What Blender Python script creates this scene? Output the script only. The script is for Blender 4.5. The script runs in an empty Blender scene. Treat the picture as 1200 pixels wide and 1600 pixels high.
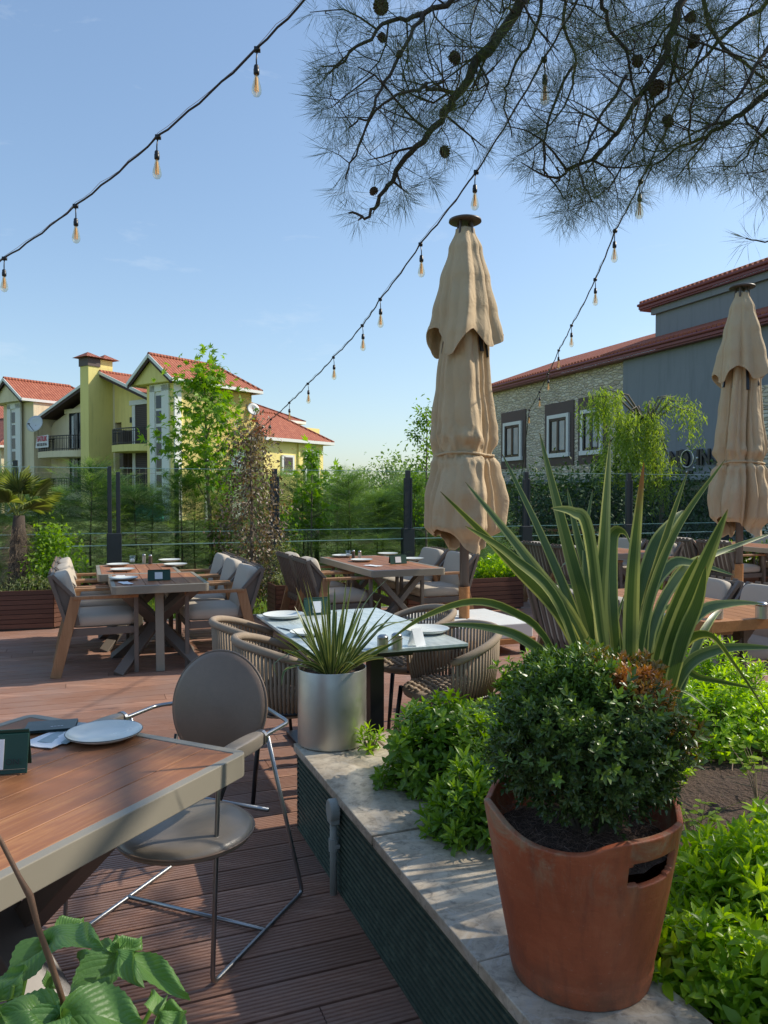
import bpy, bmesh, math, random
import numpy as np
from mathutils import Vector, Matrix, Euler, noise as mnoise
random.seed(7); RNG = np.random.default_rng(7)
PI = math.pi; R = math.radians
scn = bpy.context.scene
col = scn.collection

# ---------------------------------------------------------------- camera
F = 1200.0; HOR = 772.0; CH = 1.5
PITCH = math.atan((800-HOR)/F)
cam_d = bpy.data.cameras.new('camera'); cam = bpy.data.objects.new('camera', cam_d); col.objects.link(cam)
cam.location = (0, 0, CH); cam.rotation_euler = (PI/2-PITCH, 0, 0)
cam_d.sensor_fit = 'VERTICAL'; cam_d.sensor_height = 24; cam_d.lens = 24*F/1600
cam_d.clip_start = .05; cam_d.clip_end = 3000
scn.camera = cam
def ray(px, py):
    x = (px-600)/F; y = -(py-800)/F
    c, s = math.cos(PITCH), math.sin(PITCH)
    return Vector((x, c+y*s, y*c-s))
def P(px, py, z=None, Y=None):
    d = ray(px, py)
    t = (z-CH)/d.z if z is not None else Y/d.y
    return Vector((0, 0, CH))+d*t
G = math.atan2(.365, .931)               # the terrace grid is turned by G
D2 = Vector((math.cos(G), math.sin(G), 0)); D1 = Vector((-math.sin(G), math.cos(G), 0))
def W(u, v, z=0.): return D2*u+D1*v+Vector((0, 0, z))
def UV(p): return p.dot(D2), p.dot(D1)

# ---------------------------------------------------------------- mesh helper
class MB:
    def __init__(s): s.v = []; s.f = []; s.a = []; s.cur = .5
    def add(s, vs, fs, M=None):
        n = len(s.v)
        for p in vs:
            p = Vector(p)
            s.v.append(tuple(M @ p if M is not None else p)); s.a.append(s.cur)
        for f in fs: s.f.append(tuple(i+n for i in f))
        return s
    def box(s, c, d, M=None, rot=None):
        x, y, z = d[0]/2, d[1]/2, d[2]/2
        vs = [(-x,-y,-z),(x,-y,-z),(x,y,-z),(-x,y,-z),(-x,-y,z),(x,-y,z),(x,y,z),(-x,y,z)]
        T = Matrix.Translation(c)
        if rot is not None: T = T @ Euler(rot).to_matrix().to_4x4()
        if M is not None: T = M @ T
        return s.add(vs, [(0,3,2,1),(4,5,6,7),(0,1,5,4),(1,2,6,5),(2,3,7,6),(3,0,4,7)], T)
    def bar(s, a, b, w, h, up=(0,0,1), M=None):
        a = Vector(a); b = Vector(b); d = b-a; L = d.length; d.normalize()
        x = d.cross(Vector(up))
        if x.length < 1e-5: x = d.cross(Vector((0,1,0)))
        x.normalize(); y = x.cross(d).normalized()
        T = Matrix((x, d, y)).transposed().to_4x4(); T.translation = (a+b)/2
        if M is not None: T = M @ T
        return s.box((0,0,0), (w, L, h), T)
    def tube(s, pts, r, n=8, M=None, cap=True, closed=False):
        pts = [Vector(p) for p in pts]
        m = len(pts); rs = r if hasattr(r, '__len__') else [r]*m
        vs = []; fs = []
        up = None
        for i, p in enumerate(pts):
            if closed: t = pts[(i+1) % m]-pts[i-1]
            else: t = pts[min(i+1, m-1)]-pts[max(i-1, 0)]
            if t.length < 1e-9: t = Vector((0,0,1))
            t.normalize()
            if up is None:
                up = Vector((0,0,1)) if abs(t.z) < .9 else Vector((1,0,0))
            x = t.cross(up)
            if x.length < 1e-5: x = t.cross(Vector((.3,1,.2)))
            x.normalize(); y = x.cross(t).normalized(); up = y
            for k in range(n):
                a = 2*PI*k/n
                vs.append(p+x*(rs[i]*math.cos(a))+y*(rs[i]*math.sin(a)))
        for i in range(m if closed else m-1):
            j = (i+1) % m
            for k in range(n):
                l = (k+1) % n
                fs.append((i*n+k, j*n+k, j*n+l, i*n+l))
        if cap and not closed:
            fs.append(tuple(range(n))); fs.append(tuple((m-1)*n+k for k in reversed(range(n))))
        return s.add(vs, fs, M)
    def lathe(s, prof, n=32, M=None, fr=None):
        vs = []; fs = []; m = len(prof)
        for (r, z) in prof:
            for k in range(n):
                a = 2*PI*k/n
                q = fr(a, r, z) if fr else (r, z)
                vs.append((q[0]*math.cos(a), q[0]*math.sin(a), q[1]))
        for i in range(m-1):
            for k in range(n):
                l = (k+1) % n
                fs.append((i*n+k, i*n+l, (i+1)*n+l, (i+1)*n+k))
        return s.add(vs, fs, M)
    def prism(s, poly, z0, z1, M=None):
        n = len(poly)
        vs = [(p[0], p[1], z0) for p in poly]+[(p[0], p[1], z1) for p in poly]
        fs = [tuple(reversed(range(n))), tuple(range(n, 2*n))]+[(i, (i+1) % n, n+(i+1) % n, n+i) for i in range(n)]
        return s.add(vs, fs, M)
    def sq(s, c, d, e=.3, e2=None, M=None, rot=None, nu=20, nv=12):     # superquadric: soft cushions, stones
        e2 = e if e2 is None else e2
        def pw(a, p): return math.copysign(abs(a)**p, a)
        vs = []; fs = []
        for i in range(nv+1):
            t = -PI/2+PI*i/nv
            for k in range(nu):
                a = 2*PI*k/nu
                vs.append((d[0]/2*pw(math.cos(t), e2)*pw(math.cos(a), e), d[1]/2*pw(math.cos(t), e2)*pw(math.sin(a), e), d[2]/2*pw(math.sin(t), e2)))
        for i in range(nv):
            for k in range(nu):
                l = (k+1) % nu
                fs.append((i*nu+k, i*nu+l, (i+1)*nu+l, (i+1)*nu+k))
        T = Matrix.Translation(c)
        if rot is not None: T = T @ Euler(rot).to_matrix().to_4x4()
        if M is not None: T = M @ T
        return s.add(vs, fs, T)
    def build(s, name, mat, parent=None, smooth=False, bevel=0, seg=2, loc=None, rz=None):
        me = bpy.data.meshes.new(name); me.from_pydata(s.v, [], s.f)
        at = me.attributes.new('rnd', 'FLOAT', 'POINT'); at.data.foreach_set('value', s.a)
        me.materials.append(mat)
        if smooth: me.polygons.foreach_set('use_smooth', [True]*len(me.polygons))
        me.update()
        o = bpy.data.objects.new(name, me); col.objects.link(o)
        if parent is not None: o.parent = parent
        if loc is not None: o.location = loc
        if rz is not None: o.rotation_euler = (0, 0, rz)
        if bevel:
            b = o.modifiers.new('bevel', 'BEVEL'); b.width = bevel; b.segments = seg; b.limit_method = 'ANGLE'; b.angle_limit = R(40)
            if smooth is False and seg > 1: pass
        return o
def npmesh(name, V, Fq, mat, parent=None, attrs=None, smooth=False):
    """V (n,3), Fq (m,k) index array, attrs {name: (n,)}"""
    me = bpy.data.meshes.new(name)
    V = np.ascontiguousarray(V, dtype=np.float32); Fq = np.ascontiguousarray(Fq, dtype=np.int32)
    m, k = Fq.shape
    me.vertices.add(len(V)); me.vertices.foreach_set('co', V.ravel())
    me.loops.add(m*k); me.loops.foreach_set('vertex_index', Fq.ravel())
    me.polygons.add(m); me.polygons.foreach_set('loop_start', np.arange(0, m*k, k, dtype=np.int32))
    me.update(calc_edges=True)
    for nme, arr in (attrs or {}).items():
        at = me.attributes.new(nme, 'FLOAT', 'POINT'); at.data.foreach_set('value', np.ascontiguousarray(arr, dtype=np.float32))
    if smooth: me.polygons.foreach_set('use_smooth', np.ones(m, dtype=bool))
    me.materials.append(mat)
    o = bpy.data.objects.new(name, me); col.objects.link(o)
    if parent is not None: o.parent = parent
    return o
def unit(a): return a/np.maximum(np.linalg.norm(a, axis=-1, keepdims=True), 1e-9)
def leaf(L=1., Wd=.4, seg=3, fold=.15, bend=.15, widest=.45, tip=.0):
    """a leaf along +x, width in y, quads; returns verts, quads"""
    vs = []; fs = []
    for i in range(seg+1):
        t = i/seg
        if t < widest: w = math.sin(PI/2*t/widest)**.8
        else: w = math.cos(PI/2*(t-widest)/(1-widest))**.8
        w = max(w, .06 if i < seg else tip+.02)*Wd/2
        zc = -bend*t*t
        vs += [(t*L, -w, (zc+fold*w/Wd)*L), (t*L, 0, zc*L), (t*L, w, (zc+fold*w/Wd)*L)]
    for i in range(seg):
        a = i*3; fs += [(a, a+3, a+4, a+1), (a+1, a+4, a+5, a+2)]
    return np.array(vs), np.array(fs)
def scatter(tv, tf, pos, d, nrm, sc):
    """instances of a template; returns V, F"""
    pos = np.asarray(pos, float); N = len(pos)
    d = unit(np.asarray(d, float)); nrm = np.asarray(nrm, float)
    s = unit(np.cross(nrm, d)); n = np.cross(d, s)
    sc = np.broadcast_to(np.asarray(sc, float), (N,))[:, None, None]
    V = pos[:, None, :]+sc*(tv[None, :, 0:1]*d[:, None, :]+tv[None, :, 1:2]*s[:, None, :]+tv[None, :, 2:3]*n[:, None, :])
    Fi = tf[None, :, :]+(np.arange(N)*len(tv))[:, None, None]
    return V.reshape(-1, 3), Fi.reshape(-1, tf.shape[1])
def leafcloud(name, mat, parent, tv, tf, pos, d, nrm, sc, rnd=None, extra=None):
    V, Fi = scatter(tv, tf, pos, d, nrm, sc); N = len(pos)
    rnd = RNG.random(N) if rnd is None else rnd
    at = {'rnd': np.repeat(rnd, len(tv)), 'along': np.tile(tv[:, 0]/max(tv[:, 0].max(), 1e-6), N)}
    if extra is not None: at['extra'] = np.repeat(extra, len(tv))
    return npmesh(name, V, Fi, mat, parent, at)
def rdir(n): return unit(RNG.normal(size=(n, 3)))
def join_t(parts):
    V = []; Fq = []; n = 0
    for v, f in parts: V.append(v); Fq.append(f+n); n += len(v)
    return np.concatenate(V), np.concatenate(Fq)

# ---------------------------------------------------------------- things
def thing(name, label, cat, loc=(0,0,0), rz=0, group=None):
    o = bpy.data.objects.new(name, None); col.objects.link(o)
    o.empty_display_size = .1
    o.location = loc; o.rotation_euler = (0, 0, rz); o['label'] = label; o['category'] = cat
    if group: o['group'] = group
    return o
def tag(o, label, cat, group=None, kind=None):
    o['label'] = label; o['category'] = cat
    if group: o['group'] = group
    if kind: o['kind'] = kind
    return o
def dup(root, loc, rz, label, group=None, scale=None):
    kids = {}
    for o in bpy.data.objects:
        if o.parent is not None: kids.setdefault(o.parent, []).append(o)
    r = root.copy(); col.objects.link(r); r.location = loc; r.rotation_euler = (0, 0, rz); r['label'] = label
    if group: r['group'] = group
    if scale: r.scale = (scale,)*3 if not hasattr(scale, '__len__') else scale
    for c in kids.get(root, []):
        cc = c.copy(); col.objects.link(cc); cc.parent = r
        for g in kids.get(c, []):
            gg = g.copy(); col.objects.link(gg); gg.parent = cc
    return r

# ---------------------------------------------------------------- materials
class MT:
    def __init__(s, name):
        s.m = bpy.data.materials.new(name); s.m.use_nodes = True
        s.nt = s.m.node_tree; s.n = s.nt.nodes; s.l = s.nt.links
        s.b = s.n['Principled BSDF']; s.out = s.n['Material Output']
    def node(s, t, **k):
        x = s.n.new(t)
        for a, b in k.items():
            if a in x.inputs: s.set(x, a, b)
            else: setattr(x, a, b)
        return x
    def set(s, node, inp, val):
        i = node.inputs[inp]
        if isinstance(val, bpy.types.NodeSocket): s.l.new(val, i)
        else:
            if hasattr(i.default_value, '__len__') and hasattr(val, '__len__') and len(val) == 3 and len(i.default_value) == 4: val = (*val, 1)
            i.default_value = val
    def P(s, **k):
        for a, v in k.items(): s.set(s.b, a.replace('_', ' '), v)
        return s
    def coord(s, kind='Object', scale=(1,1,1)):
        tc = s.node('ShaderNodeTexCoord'); mp = s.node('ShaderNodeMapping'); s.l.new(tc.outputs[kind], mp.inputs['Vector']); mp.inputs['Scale'].default_value = scale
        return mp.outputs['Vector']
    def noise(s, vec, scale=5, detail=4, rough=.6, dist=0):
        x = s.node('ShaderNodeTexNoise'); s.l.new(vec, x.inputs['Vector']); x.inputs['Scale'].default_value = scale; x.inputs['Detail'].default_value = detail
        x.inputs['Roughness'].default_value = rough; x.inputs['Distortion'].default_value = dist
        return x.outputs['Fac']
    def ramp(s, fac, stops):
        x = s.node('ShaderNodeValToRGB'); s.l.new(fac, x.inputs['Fac']); e = x.color_ramp.elements
        while len(e) < len(stops): e.new(.5)
        for i, (p, c) in enumerate(stops):
            e[i].position = p; e[i].color = (*c, 1) if hasattr(c, '__len__') else (c, c, c, 1)
        return x.outputs['Color']
    def mix(s, fac, a, b, mode='MIX'):
        x = s.node('ShaderNodeMix', data_type='RGBA', blend_type=mode)
        for i, v in ((0, fac), (6, a), (7, b)):
            if isinstance(v, bpy.types.NodeSocket): s.l.new(v, x.inputs[i])
            else: x.inputs[i].default_value = v if not hasattr(v, '__len__') else (*v, 1)
        return x.outputs[2]
    def math(s, op, a, b=0., c=0.):
        x = s.node('ShaderNodeMath', operation=op)
        for i, v in enumerate((a, b, c)):
            if isinstance(v, bpy.types.NodeSocket): s.l.new(v, x.inputs[i])
            else: x.inputs[i].default_value = v
        return x.outputs[0]
    def attr(s, name): return s.node('ShaderNodeAttribute', attribute_name=name).outputs['Fac']
    def bump(s, h, strength=.3, dist=.01):
        x = s.node('ShaderNodeBump'); s.l.new(h, x.inputs['Height']); x.inputs['Strength'].default_value = strength; x.inputs['Distance'].default_value = dist
        s.l.new(x.outputs['Normal'], s.b.inputs['Normal']); return s
def c3(a, k): return tuple(max(0, x*k) for x in a)
def plain(name, c, rough=.6, metal=0., var=.15, sc=6., bump=.1, bs=60., bd=.002, spec=.5, coord='Object'):
    m = MT(name); v = m.coord(coord)
    n = m.noise(v, sc, 5); n2 = m.noise(v, sc*9, 3)
    base = m.mix(n, c3(c, 1-var), c3(c, 1+var))
    base = m.mix(m.math('MULTIPLY', n2, .35), base, c3(c, 1-var*1.6))
    m.P(Base_Color=base, Roughness=m.math('MULTIPLY_ADD', n, .18, rough-.09), Metallic=metal, Specular_IOR_Level=spec)
    if bump: m.bump(m.noise(v, bs, 4), bump, bd)
    return m.m
def wallmat(name, c):
    m = MT(name); v = m.coord()
    n = m.noise(v, .5, 6, .6); st = m.noise(m.coord('Object', (2.2, 2.2, .22)), 2.2, 6, .65); f = m.noise(v, 30, 4)
    cc = m.mix(n, c3(c, .86), c3(c, 1.08)); cc = m.mix(m.math('MULTIPLY', m.ramp(st, [(.50, 0), (.72, 1)]), .38), cc, c3(c, .55))
    cc = m.mix(m.math('MULTIPLY', f, .12), cc, c3(c, .7))
    m.P(Base_Color=cc, Roughness=.88, Specular_IOR_Level=.3); m.bump(f, .25, .006); return m.m
def leafmat(name, c_dark, c_light, trans=.35, rough=.45, tip=None, brown=None, spec=.4, tboost=1.5):
    m = MT(name); r = m.attr('rnd')
    cc = m.mix(r, c_dark, c_light)
    if tip is not None:
        cc = m.mix(m.math('MULTIPLY', m.attr('extra'), 1.), cc, tip)
    if brown is not None:
        cc = m.mix(m.attr('brown'), cc, brown)
    nz = m.noise(m.coord('Object'), 3, 3)
    cc = m.mix(m.math('MULTIPLY', nz, .3), cc, c3(c_dark, .6))
    m.P(Base_Color=cc, Roughness=rough, Specular_IOR_Level=spec)
    tr = m.node('ShaderNodeBsdfTranslucent'); tc = m.mix(1., cc, (min(1, tboost), min(1, tboost*1.05), .45), 'MULTIPLY')
    gm = m.node('ShaderNodeHueSaturation'); m.l.new(tc, gm.inputs['Color']); gm.inputs['Value'].default_value = 1.6; gm.inputs['Saturation'].default_value = 1.08
    m.l.new(gm.outputs[0], tr.inputs['Color'])
    mx = m.node('ShaderNodeMixShader'); mx.inputs[0].default_value = trans
    m.l.new(m.b.outputs[0], mx.inputs[1]); m.l.new(tr.outputs[0], mx.inputs[2]); m.l.new(mx.outputs[0], m.out.inputs['Surface'])
    return m.m
def woodmat(name, c1, c2, axis=0, rough=.5, gs=1., use_rnd=True, bump=.15, spec=.4, weather=None):
    m = MT(name); sc = [14*gs]*3; sc[axis] = 1.1*gs
    v = m.coord('Object', tuple(sc))
    if use_rnd:
        vv = m.node('ShaderNodeVectorMath', operation='ADD'); m.l.new(v, vv.inputs[0])
        cmb = m.node('ShaderNodeCombineXYZ'); a = m.math('MULTIPLY', m.attr('rnd'), 37.)
        for i in range(3): m.l.new(a, cmb.inputs[i])
        m.l.new(cmb.outputs[0], vv.inputs[1]); v = vv.outputs[0]
    n = m.noise(v, 1.6, 6, .65, .6); n2 = m.noise(v, 7, 4, .7)
    f = m.math('ADD', m.math('MULTIPLY', n, .65), m.math('MULTIPLY', n2, .35))
    cc = m.ramp(f, [(.3, c3(c1, .75)), (.5, c1), (.68, c2)])
    if use_rnd:
        cc = m.mix(m.math('MULTIPLY', m.attr('rnd'), .75), cc, c3(c1, .62))
    if weather:
        w = m.ramp(m.noise(m.coord('Object'), 2.2, 5), [(.42, 0), (.68, 1)])
        cc = m.mix(m.math('MULTIPLY', w, .6), cc, weather)
    m.P(Base_Color=cc, Roughness=m.math('MULTIPLY_ADD', n2, .25, rough-.12), Specular_IOR_Level=spec)
    m.bump(f, bump, .003)
    return m.m
def brushed(name, c, rough=.35, axis=2, metal=1.):
    m = MT(name); sc = [3]*3; sc[axis] = 120
    v = m.coord('Object', tuple(sc)); n = m.noise(v, 2, 4)
    s2 = m.noise(m.coord('Object'), 9, 5, .65)
    m.P(Base_Color=m.mix(m.math('MULTIPLY', s2, .7), c, c3(c, .62)), Metallic=metal, Roughness=m.math('ADD', m.math('MULTIPLY', n, .12), m.math('MULTIPLY_ADD', s2, .3, rough-.15)))
    m.bump(n, .06, .001); return m.m
def glassmat(name, tint, k=.1, rough=0., dirt=0.):
    m = MT(name)
    t = m.node('ShaderNodeBsdfTransparent'); t.inputs[0].default_value = (*tint, 1)
    g = m.node('ShaderNodeBsdfGlossy'); g.inputs['Roughness'].default_value = rough
    fr = m.node('ShaderNodeFresnel'); fr.inputs[0].default_value = 1.5
    mx = m.node('ShaderNodeMixShader'); geo = m.node('ShaderNodeNewGeometry'); m.l.new(m.math('MULTIPLY', m.math('ADD', fr.outputs[0], k, 0), m.math('SUBTRACT', 1., geo.outputs['Backfacing'])), mx.inputs[0])
    m.l.new(t.outputs[0], mx.inputs[1]); m.l.new(g.outputs[0], mx.inputs[2])
    last = mx.outputs[0]
    if dirt:
        d = m.node('ShaderNodeBsdfDiffuse'); d.inputs[0].default_value = (.6, .68, .64, 1)
        m2 = m.node('ShaderNodeMixShader'); nz = m.noise(m.coord('Object', (1, 1, .4)), 3, 5, .7)
        m.l.new(m.math('MULTIPLY', nz, dirt), m2.inputs[0]); m.l.new(last, m2.inputs[1]); m.l.new(d.outputs[0], m2.inputs[2]); last = m2.outputs[0]
    m.l.new(last, m.out.inputs['Surface']); return m.m
# ---------------------------------------------------------------- world and sun
SUN_EL = R(39); SD = Vector((.955, .30, 0)).normalized()
SDIR = Vector((SD.x*math.cos(SUN_EL), SD.y*math.cos(SUN_EL), math.sin(SUN_EL)))
w = bpy.data.worlds.new('World'); scn.world = w; w.use_nodes = True
nt = w.node_tree; bg = nt.nodes['Background']
sky = nt.nodes.new('ShaderNodeTexSky'); sky.sky_type = 'NISHITA'; sky.sun_disc = False
sky.sun_elevation = SUN_EL; sky.sun_rotation = math.atan2(SD.x, SD.y)
sky.air_density = 1.2; sky.dust_density = .9; sky.ozone_density = 2.6; sky.altitude = 50
# a few thin wisps of cloud
tc = nt.nodes.new('ShaderNodeTexCoord'); mp = nt.nodes.new('ShaderNodeMapping'); nt.links.new(tc.outputs['Generated'], mp.inputs[0]); mp.inputs['Scale'].default_value = (1.2, 1.2, 5)
cn = nt.nodes.new('ShaderNodeTexNoise'); nt.links.new(mp.outputs[0], cn.inputs['Vector']); cn.inputs['Scale'].default_value = 5.; cn.inputs['Detail'].default_value = 9; cn.inputs['Roughness'].default_value = .62; cn.inputs['Distortion'].default_value = .3
cr = nt.nodes.new('ShaderNodeValToRGB'); nt.links.new(cn.outputs['Fac'], cr.inputs[0]); cr.color_ramp.elements[0].position = .60; cr.color_ramp.elements[1].position = .80
cr.color_ramp.elements[1].color = (.32, .32, .32, 1)
cm = nt.nodes.new('ShaderNodeMix'); cm.data_type = 'RGBA'; nt.links.new(cr.outputs[0], cm.inputs[0]); nt.links.new(sky.outputs[0], cm.inputs[6]); cm.inputs[7].default_value = (5.2, 5.6, 5.9, 1)
gm = nt.nodes.new('ShaderNodeMix'); gm.data_type = 'RGBA'; gm.blend_type = 'MULTIPLY'; gm.inputs[0].default_value = 1; gm.inputs[7].default_value = (1.44, 1.58, 1.72, 1); gm.clamp_result = False
ga = nt.nodes.new('ShaderNodeGamma'); ga.inputs[1].default_value = .78; nt.links.new(cm.outputs[2], ga.inputs[0]); nt.links.new(ga.outputs[0], gm.inputs[6]); nt.links.new(gm.outputs[2], bg.inputs['Color']); bg.inputs['Strength'].default_value = .15
sun_d = bpy.data.lights.new('sun', 'SUN'); sun_d.energy = 5.0; sun_d.angle = R(.53); sun_d.color = (1, .92, .78)
sun = bpy.data.objects.new('sun', sun_d); col.objects.link(sun); sun.rotation_euler = (-SDIR).to_track_quat('-Z', 'Y').to_euler(); sun.location = (20, 5, 20)
scn.view_settings.view_transform = 'Standard'; scn.view_settings.look = 'None'; scn.view_settings.exposure = 0
scn.cycles.max_bounces = 8; scn.cycles.transparent_max_bounces = 24

# ---------------------------------------------------------------- materials
M = {}
M['deck'] = woodmat('deck boards', (.37, .19, .125), (.57, .33, .23), axis=0, rough=.5, gs=1.3, bump=.3, weather=(.30, .205, .17))
M['taupe'] = plain('taupe painted metal', (.275, .245, .19), .42, 0, .06, 4, .03)
M['taupe2'] = plain('dark taupe metal', (.155, .128, .105), .5, 0, .1, 4, .05)
M['brownmetal'] = plain('brown metal', (.09, .068, .055), .45, 0, .12, 4, .05)
M['top_wood'] = woodmat('table wood', (.36, .145, .06), (.64, .32, .13), axis=1, rough=.48, gs=1.1, spec=.3, weather=(.25, .12, .08))
M['orange_wood'] = woodmat('orange teak', (.46, .20, .07), (.62, .30, .12), axis=1, rough=.45)
M['arm_wood'] = woodmat('chair wood', (.36, .19, .09), (.46, .27, .14), axis=2, rough=.5, use_rnd=False)
M['planter_wood'] = woodmat('planter slats', (.16, .07, .045), (.26, .12, .07), axis=0, rough=.55)
M['cushion'] = plain('beige cushion cloth', (.50, .435, .35), .9, 0, .07, 3, .35, 700, .001)
M['cushion_grey'] = plain('grey beige cushion cloth', (.47, .42, .36), .9, 0, .07, 3, .35, 700, .001)
M['strap'] = plain('brown strap webbing', (.17, .125, .095), .85, 0, .15, 8, .4, 500, .001)
M['rope'] = plain('taupe rope', (.34, .26, .185), .9, 0, .18, 20, .6, 260, .002)
M['leather'] = plain('taupe leather', (.235, .160, .112), .42, 0, .26, 7, .35, 170, .0018, spec=.5)
M['leather_seat'] = plain('taupe seat leather', (.30, .25, .195), .36, 0, .12, 5, .2, 240, .0012, spec=.6)
M['chrome'] = brushed('steel tube', (.42, .43, .44), .28, 0)
M['black'] = plain('black metal', (.014, .014, .016), .4, 0, .1, 5, .05)
M['anthracite'] = plain('anthracite aluminium', (.035, .042, .048), .45, 0, .08, 3, .03)
M['steel'] = brushed('brushed steel pot', (.60, .59, .54), .36, 2)
M['plate'] = plain('stoneware plate', (.70, .72, .66), .25, 0, .05, 8, .03, spec=.6)
M['plate_rim'] = plain('dark plate rim', (.10, .11, .10), .4)
M['paper'] = plain('white paper', (.78, .80, .82), .8, 0, .05, 14, .1)
M['paper_blue'] = plain('printed paper', (.38, .47, .50), .7, 0, .3, 40, .05)
M['green_card'] = plain('dark green board', (.012, .060, .042), .5, 0, .12, 10, .2, 300, .001)
M['navy_card'] = plain('slate card', (.03, .055, .055), .35, 0, .4, 30, .05)
M['terracotta'] = None
M['fabric'] = None
M['stone_cap'] = None
M['white_stone'] = plain('white concrete', (.66, .66, .63), .7, 0, .1, 7, .3, 90, .003)
M['soil'] = plain('soil mulch', (.085, .05, .033), .95, 0, .45, 16, 1., 40, .03)
M['mulch'] = leafmat('dry mulch chips', (.16, .09, .06), (.46, .31, .23), .05, .9)
M['drygrass'] = leafmat('dry twigs', (.25, .17, .11), (.45, .34, .23), .05, .9)
M['bark_pine'] = plain('pine bark', (.075, .055, .042), .9, 0, .4, 30, .9, 90, .006)
M['bark_grey'] = plain('sapling bark', (.20, .165, .12), .85, 0, .3, 18, .6, 60, .004)
M['pine_needle'] = leafmat('pine needles', (.035, .058, .024), (.11, .14, .05), .35, .45)
M['cone'] = plain('pine cone scales', (.10, .065, .04), .8, 0, .3, 30, .8, 60, .01)
M['cypress'] = leafmat('cypress foliage', (.07, .155, .055), (.36, .50, .19), .42, .55)
M['cypress_dark'] = leafmat('dark hedge foliage', (.02, .05, .02), (.07, .13, .04), .2, .6)
M['maple'] = leafmat('bright maple leaves', (.10, .22, .018), (.27, .43, .045), .45, .45)
M['sap_leaf'] = leafmat('sapling leaves', (.09, .19, .02), (.22, .36, .05), .45, .5)
M['purple'] = leafmat('purple leaves', (.075, .06, .042), (.33, .26, .19), .25, .42, tip=(.32, .17, .11))
M['willow'] = leafmat('willow leaves', (.16, .25, .05), (.34, .44, .11), .5, .5)
M['far_tree'] = leafmat('far tree leaves', (.10, .19, .05), (.25, .36, .11), .3, .6)
M['boxwood'] = leafmat('boxwood leaves', (.042, .080, .022), (.13, .19, .05), .22, .32, tip=(.16, .27, .04), brown=(.55, .23, .07), spec=.5)
M['pitto'] = leafmat('pittosporum leaves', (.06, .14, .014), (.16, .30, .03), .38, .34, tip=(.38, .55, .05), spec=.5)
M['pitto_lit'] = leafmat('sunlit shrub leaves', (.13, .27, .015), (.33, .52, .035), .5, .33, tip=(.55, .70, .06), spec=.5)  # brighter copy of the pittosporum, sunlight put into the leaf colour
M['yellowleaf'] = leafmat('yellow green leaves', (.22, .34, .02), (.45, .58, .05), .5, .4)
M['redleaf'] = leafmat('copper leaves', (.36, .12, .04), (.55, .24, .06), .4, .45)
M['palmleaf'] = leafmat('palm leaves', (.14, .20, .06), (.40, .43, .16), .3, .5)
M['palmtrunk'] = leafmat('palm fibre', (.24, .16, .10), (.52, .40, .28), .05, .9)
M['grass'] = leafmat('grass blades', (.12, .21, .03), (.28, .38, .07), .4, .6)
M['wintergrey'] = leafmat('grey green ground cover', (.13, .16, .07), (.30, .34, .16), .3, .6)
M['hydrangea'] = None
M['wall_cream'] = wallmat('cream render', (.80, .68, .47))
M['wall_yellow'] = wallmat('yellow render', (.93, .76, .29))
M['wall_olive'] = wallmat('mustard render', (.80, .69, .26))
M['trim_white'] = plain('white trim', (.74, .73, .70), .6, 0, .05, 2, .05)
M['wall_grey'] = wallmat('blue grey render', (.25, .26, .28))
M['brown_panel'] = plain('brown panel', (.085, .056, .050), .6, 0, .08, 2, .05)
M['red_fascia'] = plain('maroon fascia', (.22, .045, .045), .45, 0, .08, 2, .05)
M['dark_soffit'] = plain('dark timber soffit', (.05, .022, .02), .7)
M['shutter'] = None
M['win'] = MT('window glass').P(Base_Color=(.03, .04, .045), Roughness=.12, Specular_IOR_Level=.35).m
M['winlight'] = plain('curtained glass', (.42, .45, .47), .25, 0, .3, 3, 0)
M['bulb'] = glassmat('amber bulb glass', (1., .94, .82), .22)
M['filament'] = plain('led filament', (.92, .62, .36), .5)
M['pane'] = glassmat('fence glass', (.972, .988, .98), .004, 0., 0)
M['pane_edge'] = plain('glass edge', (.42, .60, .54), .2)
M['dark_glass'] = plain('dark glazing', (.05, .075, .072), .2, 0, .5, .8, 0, spec=.5)
M['clear'] = glassmat('clear glass', (.93, .96, .95), .06)
M['concrete'] = plain('concrete', (.32, .31, .28), .85, 0, .2, 3, .4)
M['asphalt'] = plain('asphalt', (.05, .05, .052), .9, 0, .2, 3, .4)
M['stem_brown'] = plain('brown stem', (.20, .11, .065), .7, 0, .3, 30)
M['greengrey'] = plain('grey plastic conduit', (.34, .36, .33), .5, 0, .08)
M['banner'] = plain('white banner', (.72, .70, .72), .6, 0, .03)
M['red_ink'] = plain('red print', (.55, .03, .06), .6)
M['dish'] = plain('dish grey', (.62, .63, .64), .5, 0, .05)
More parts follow.
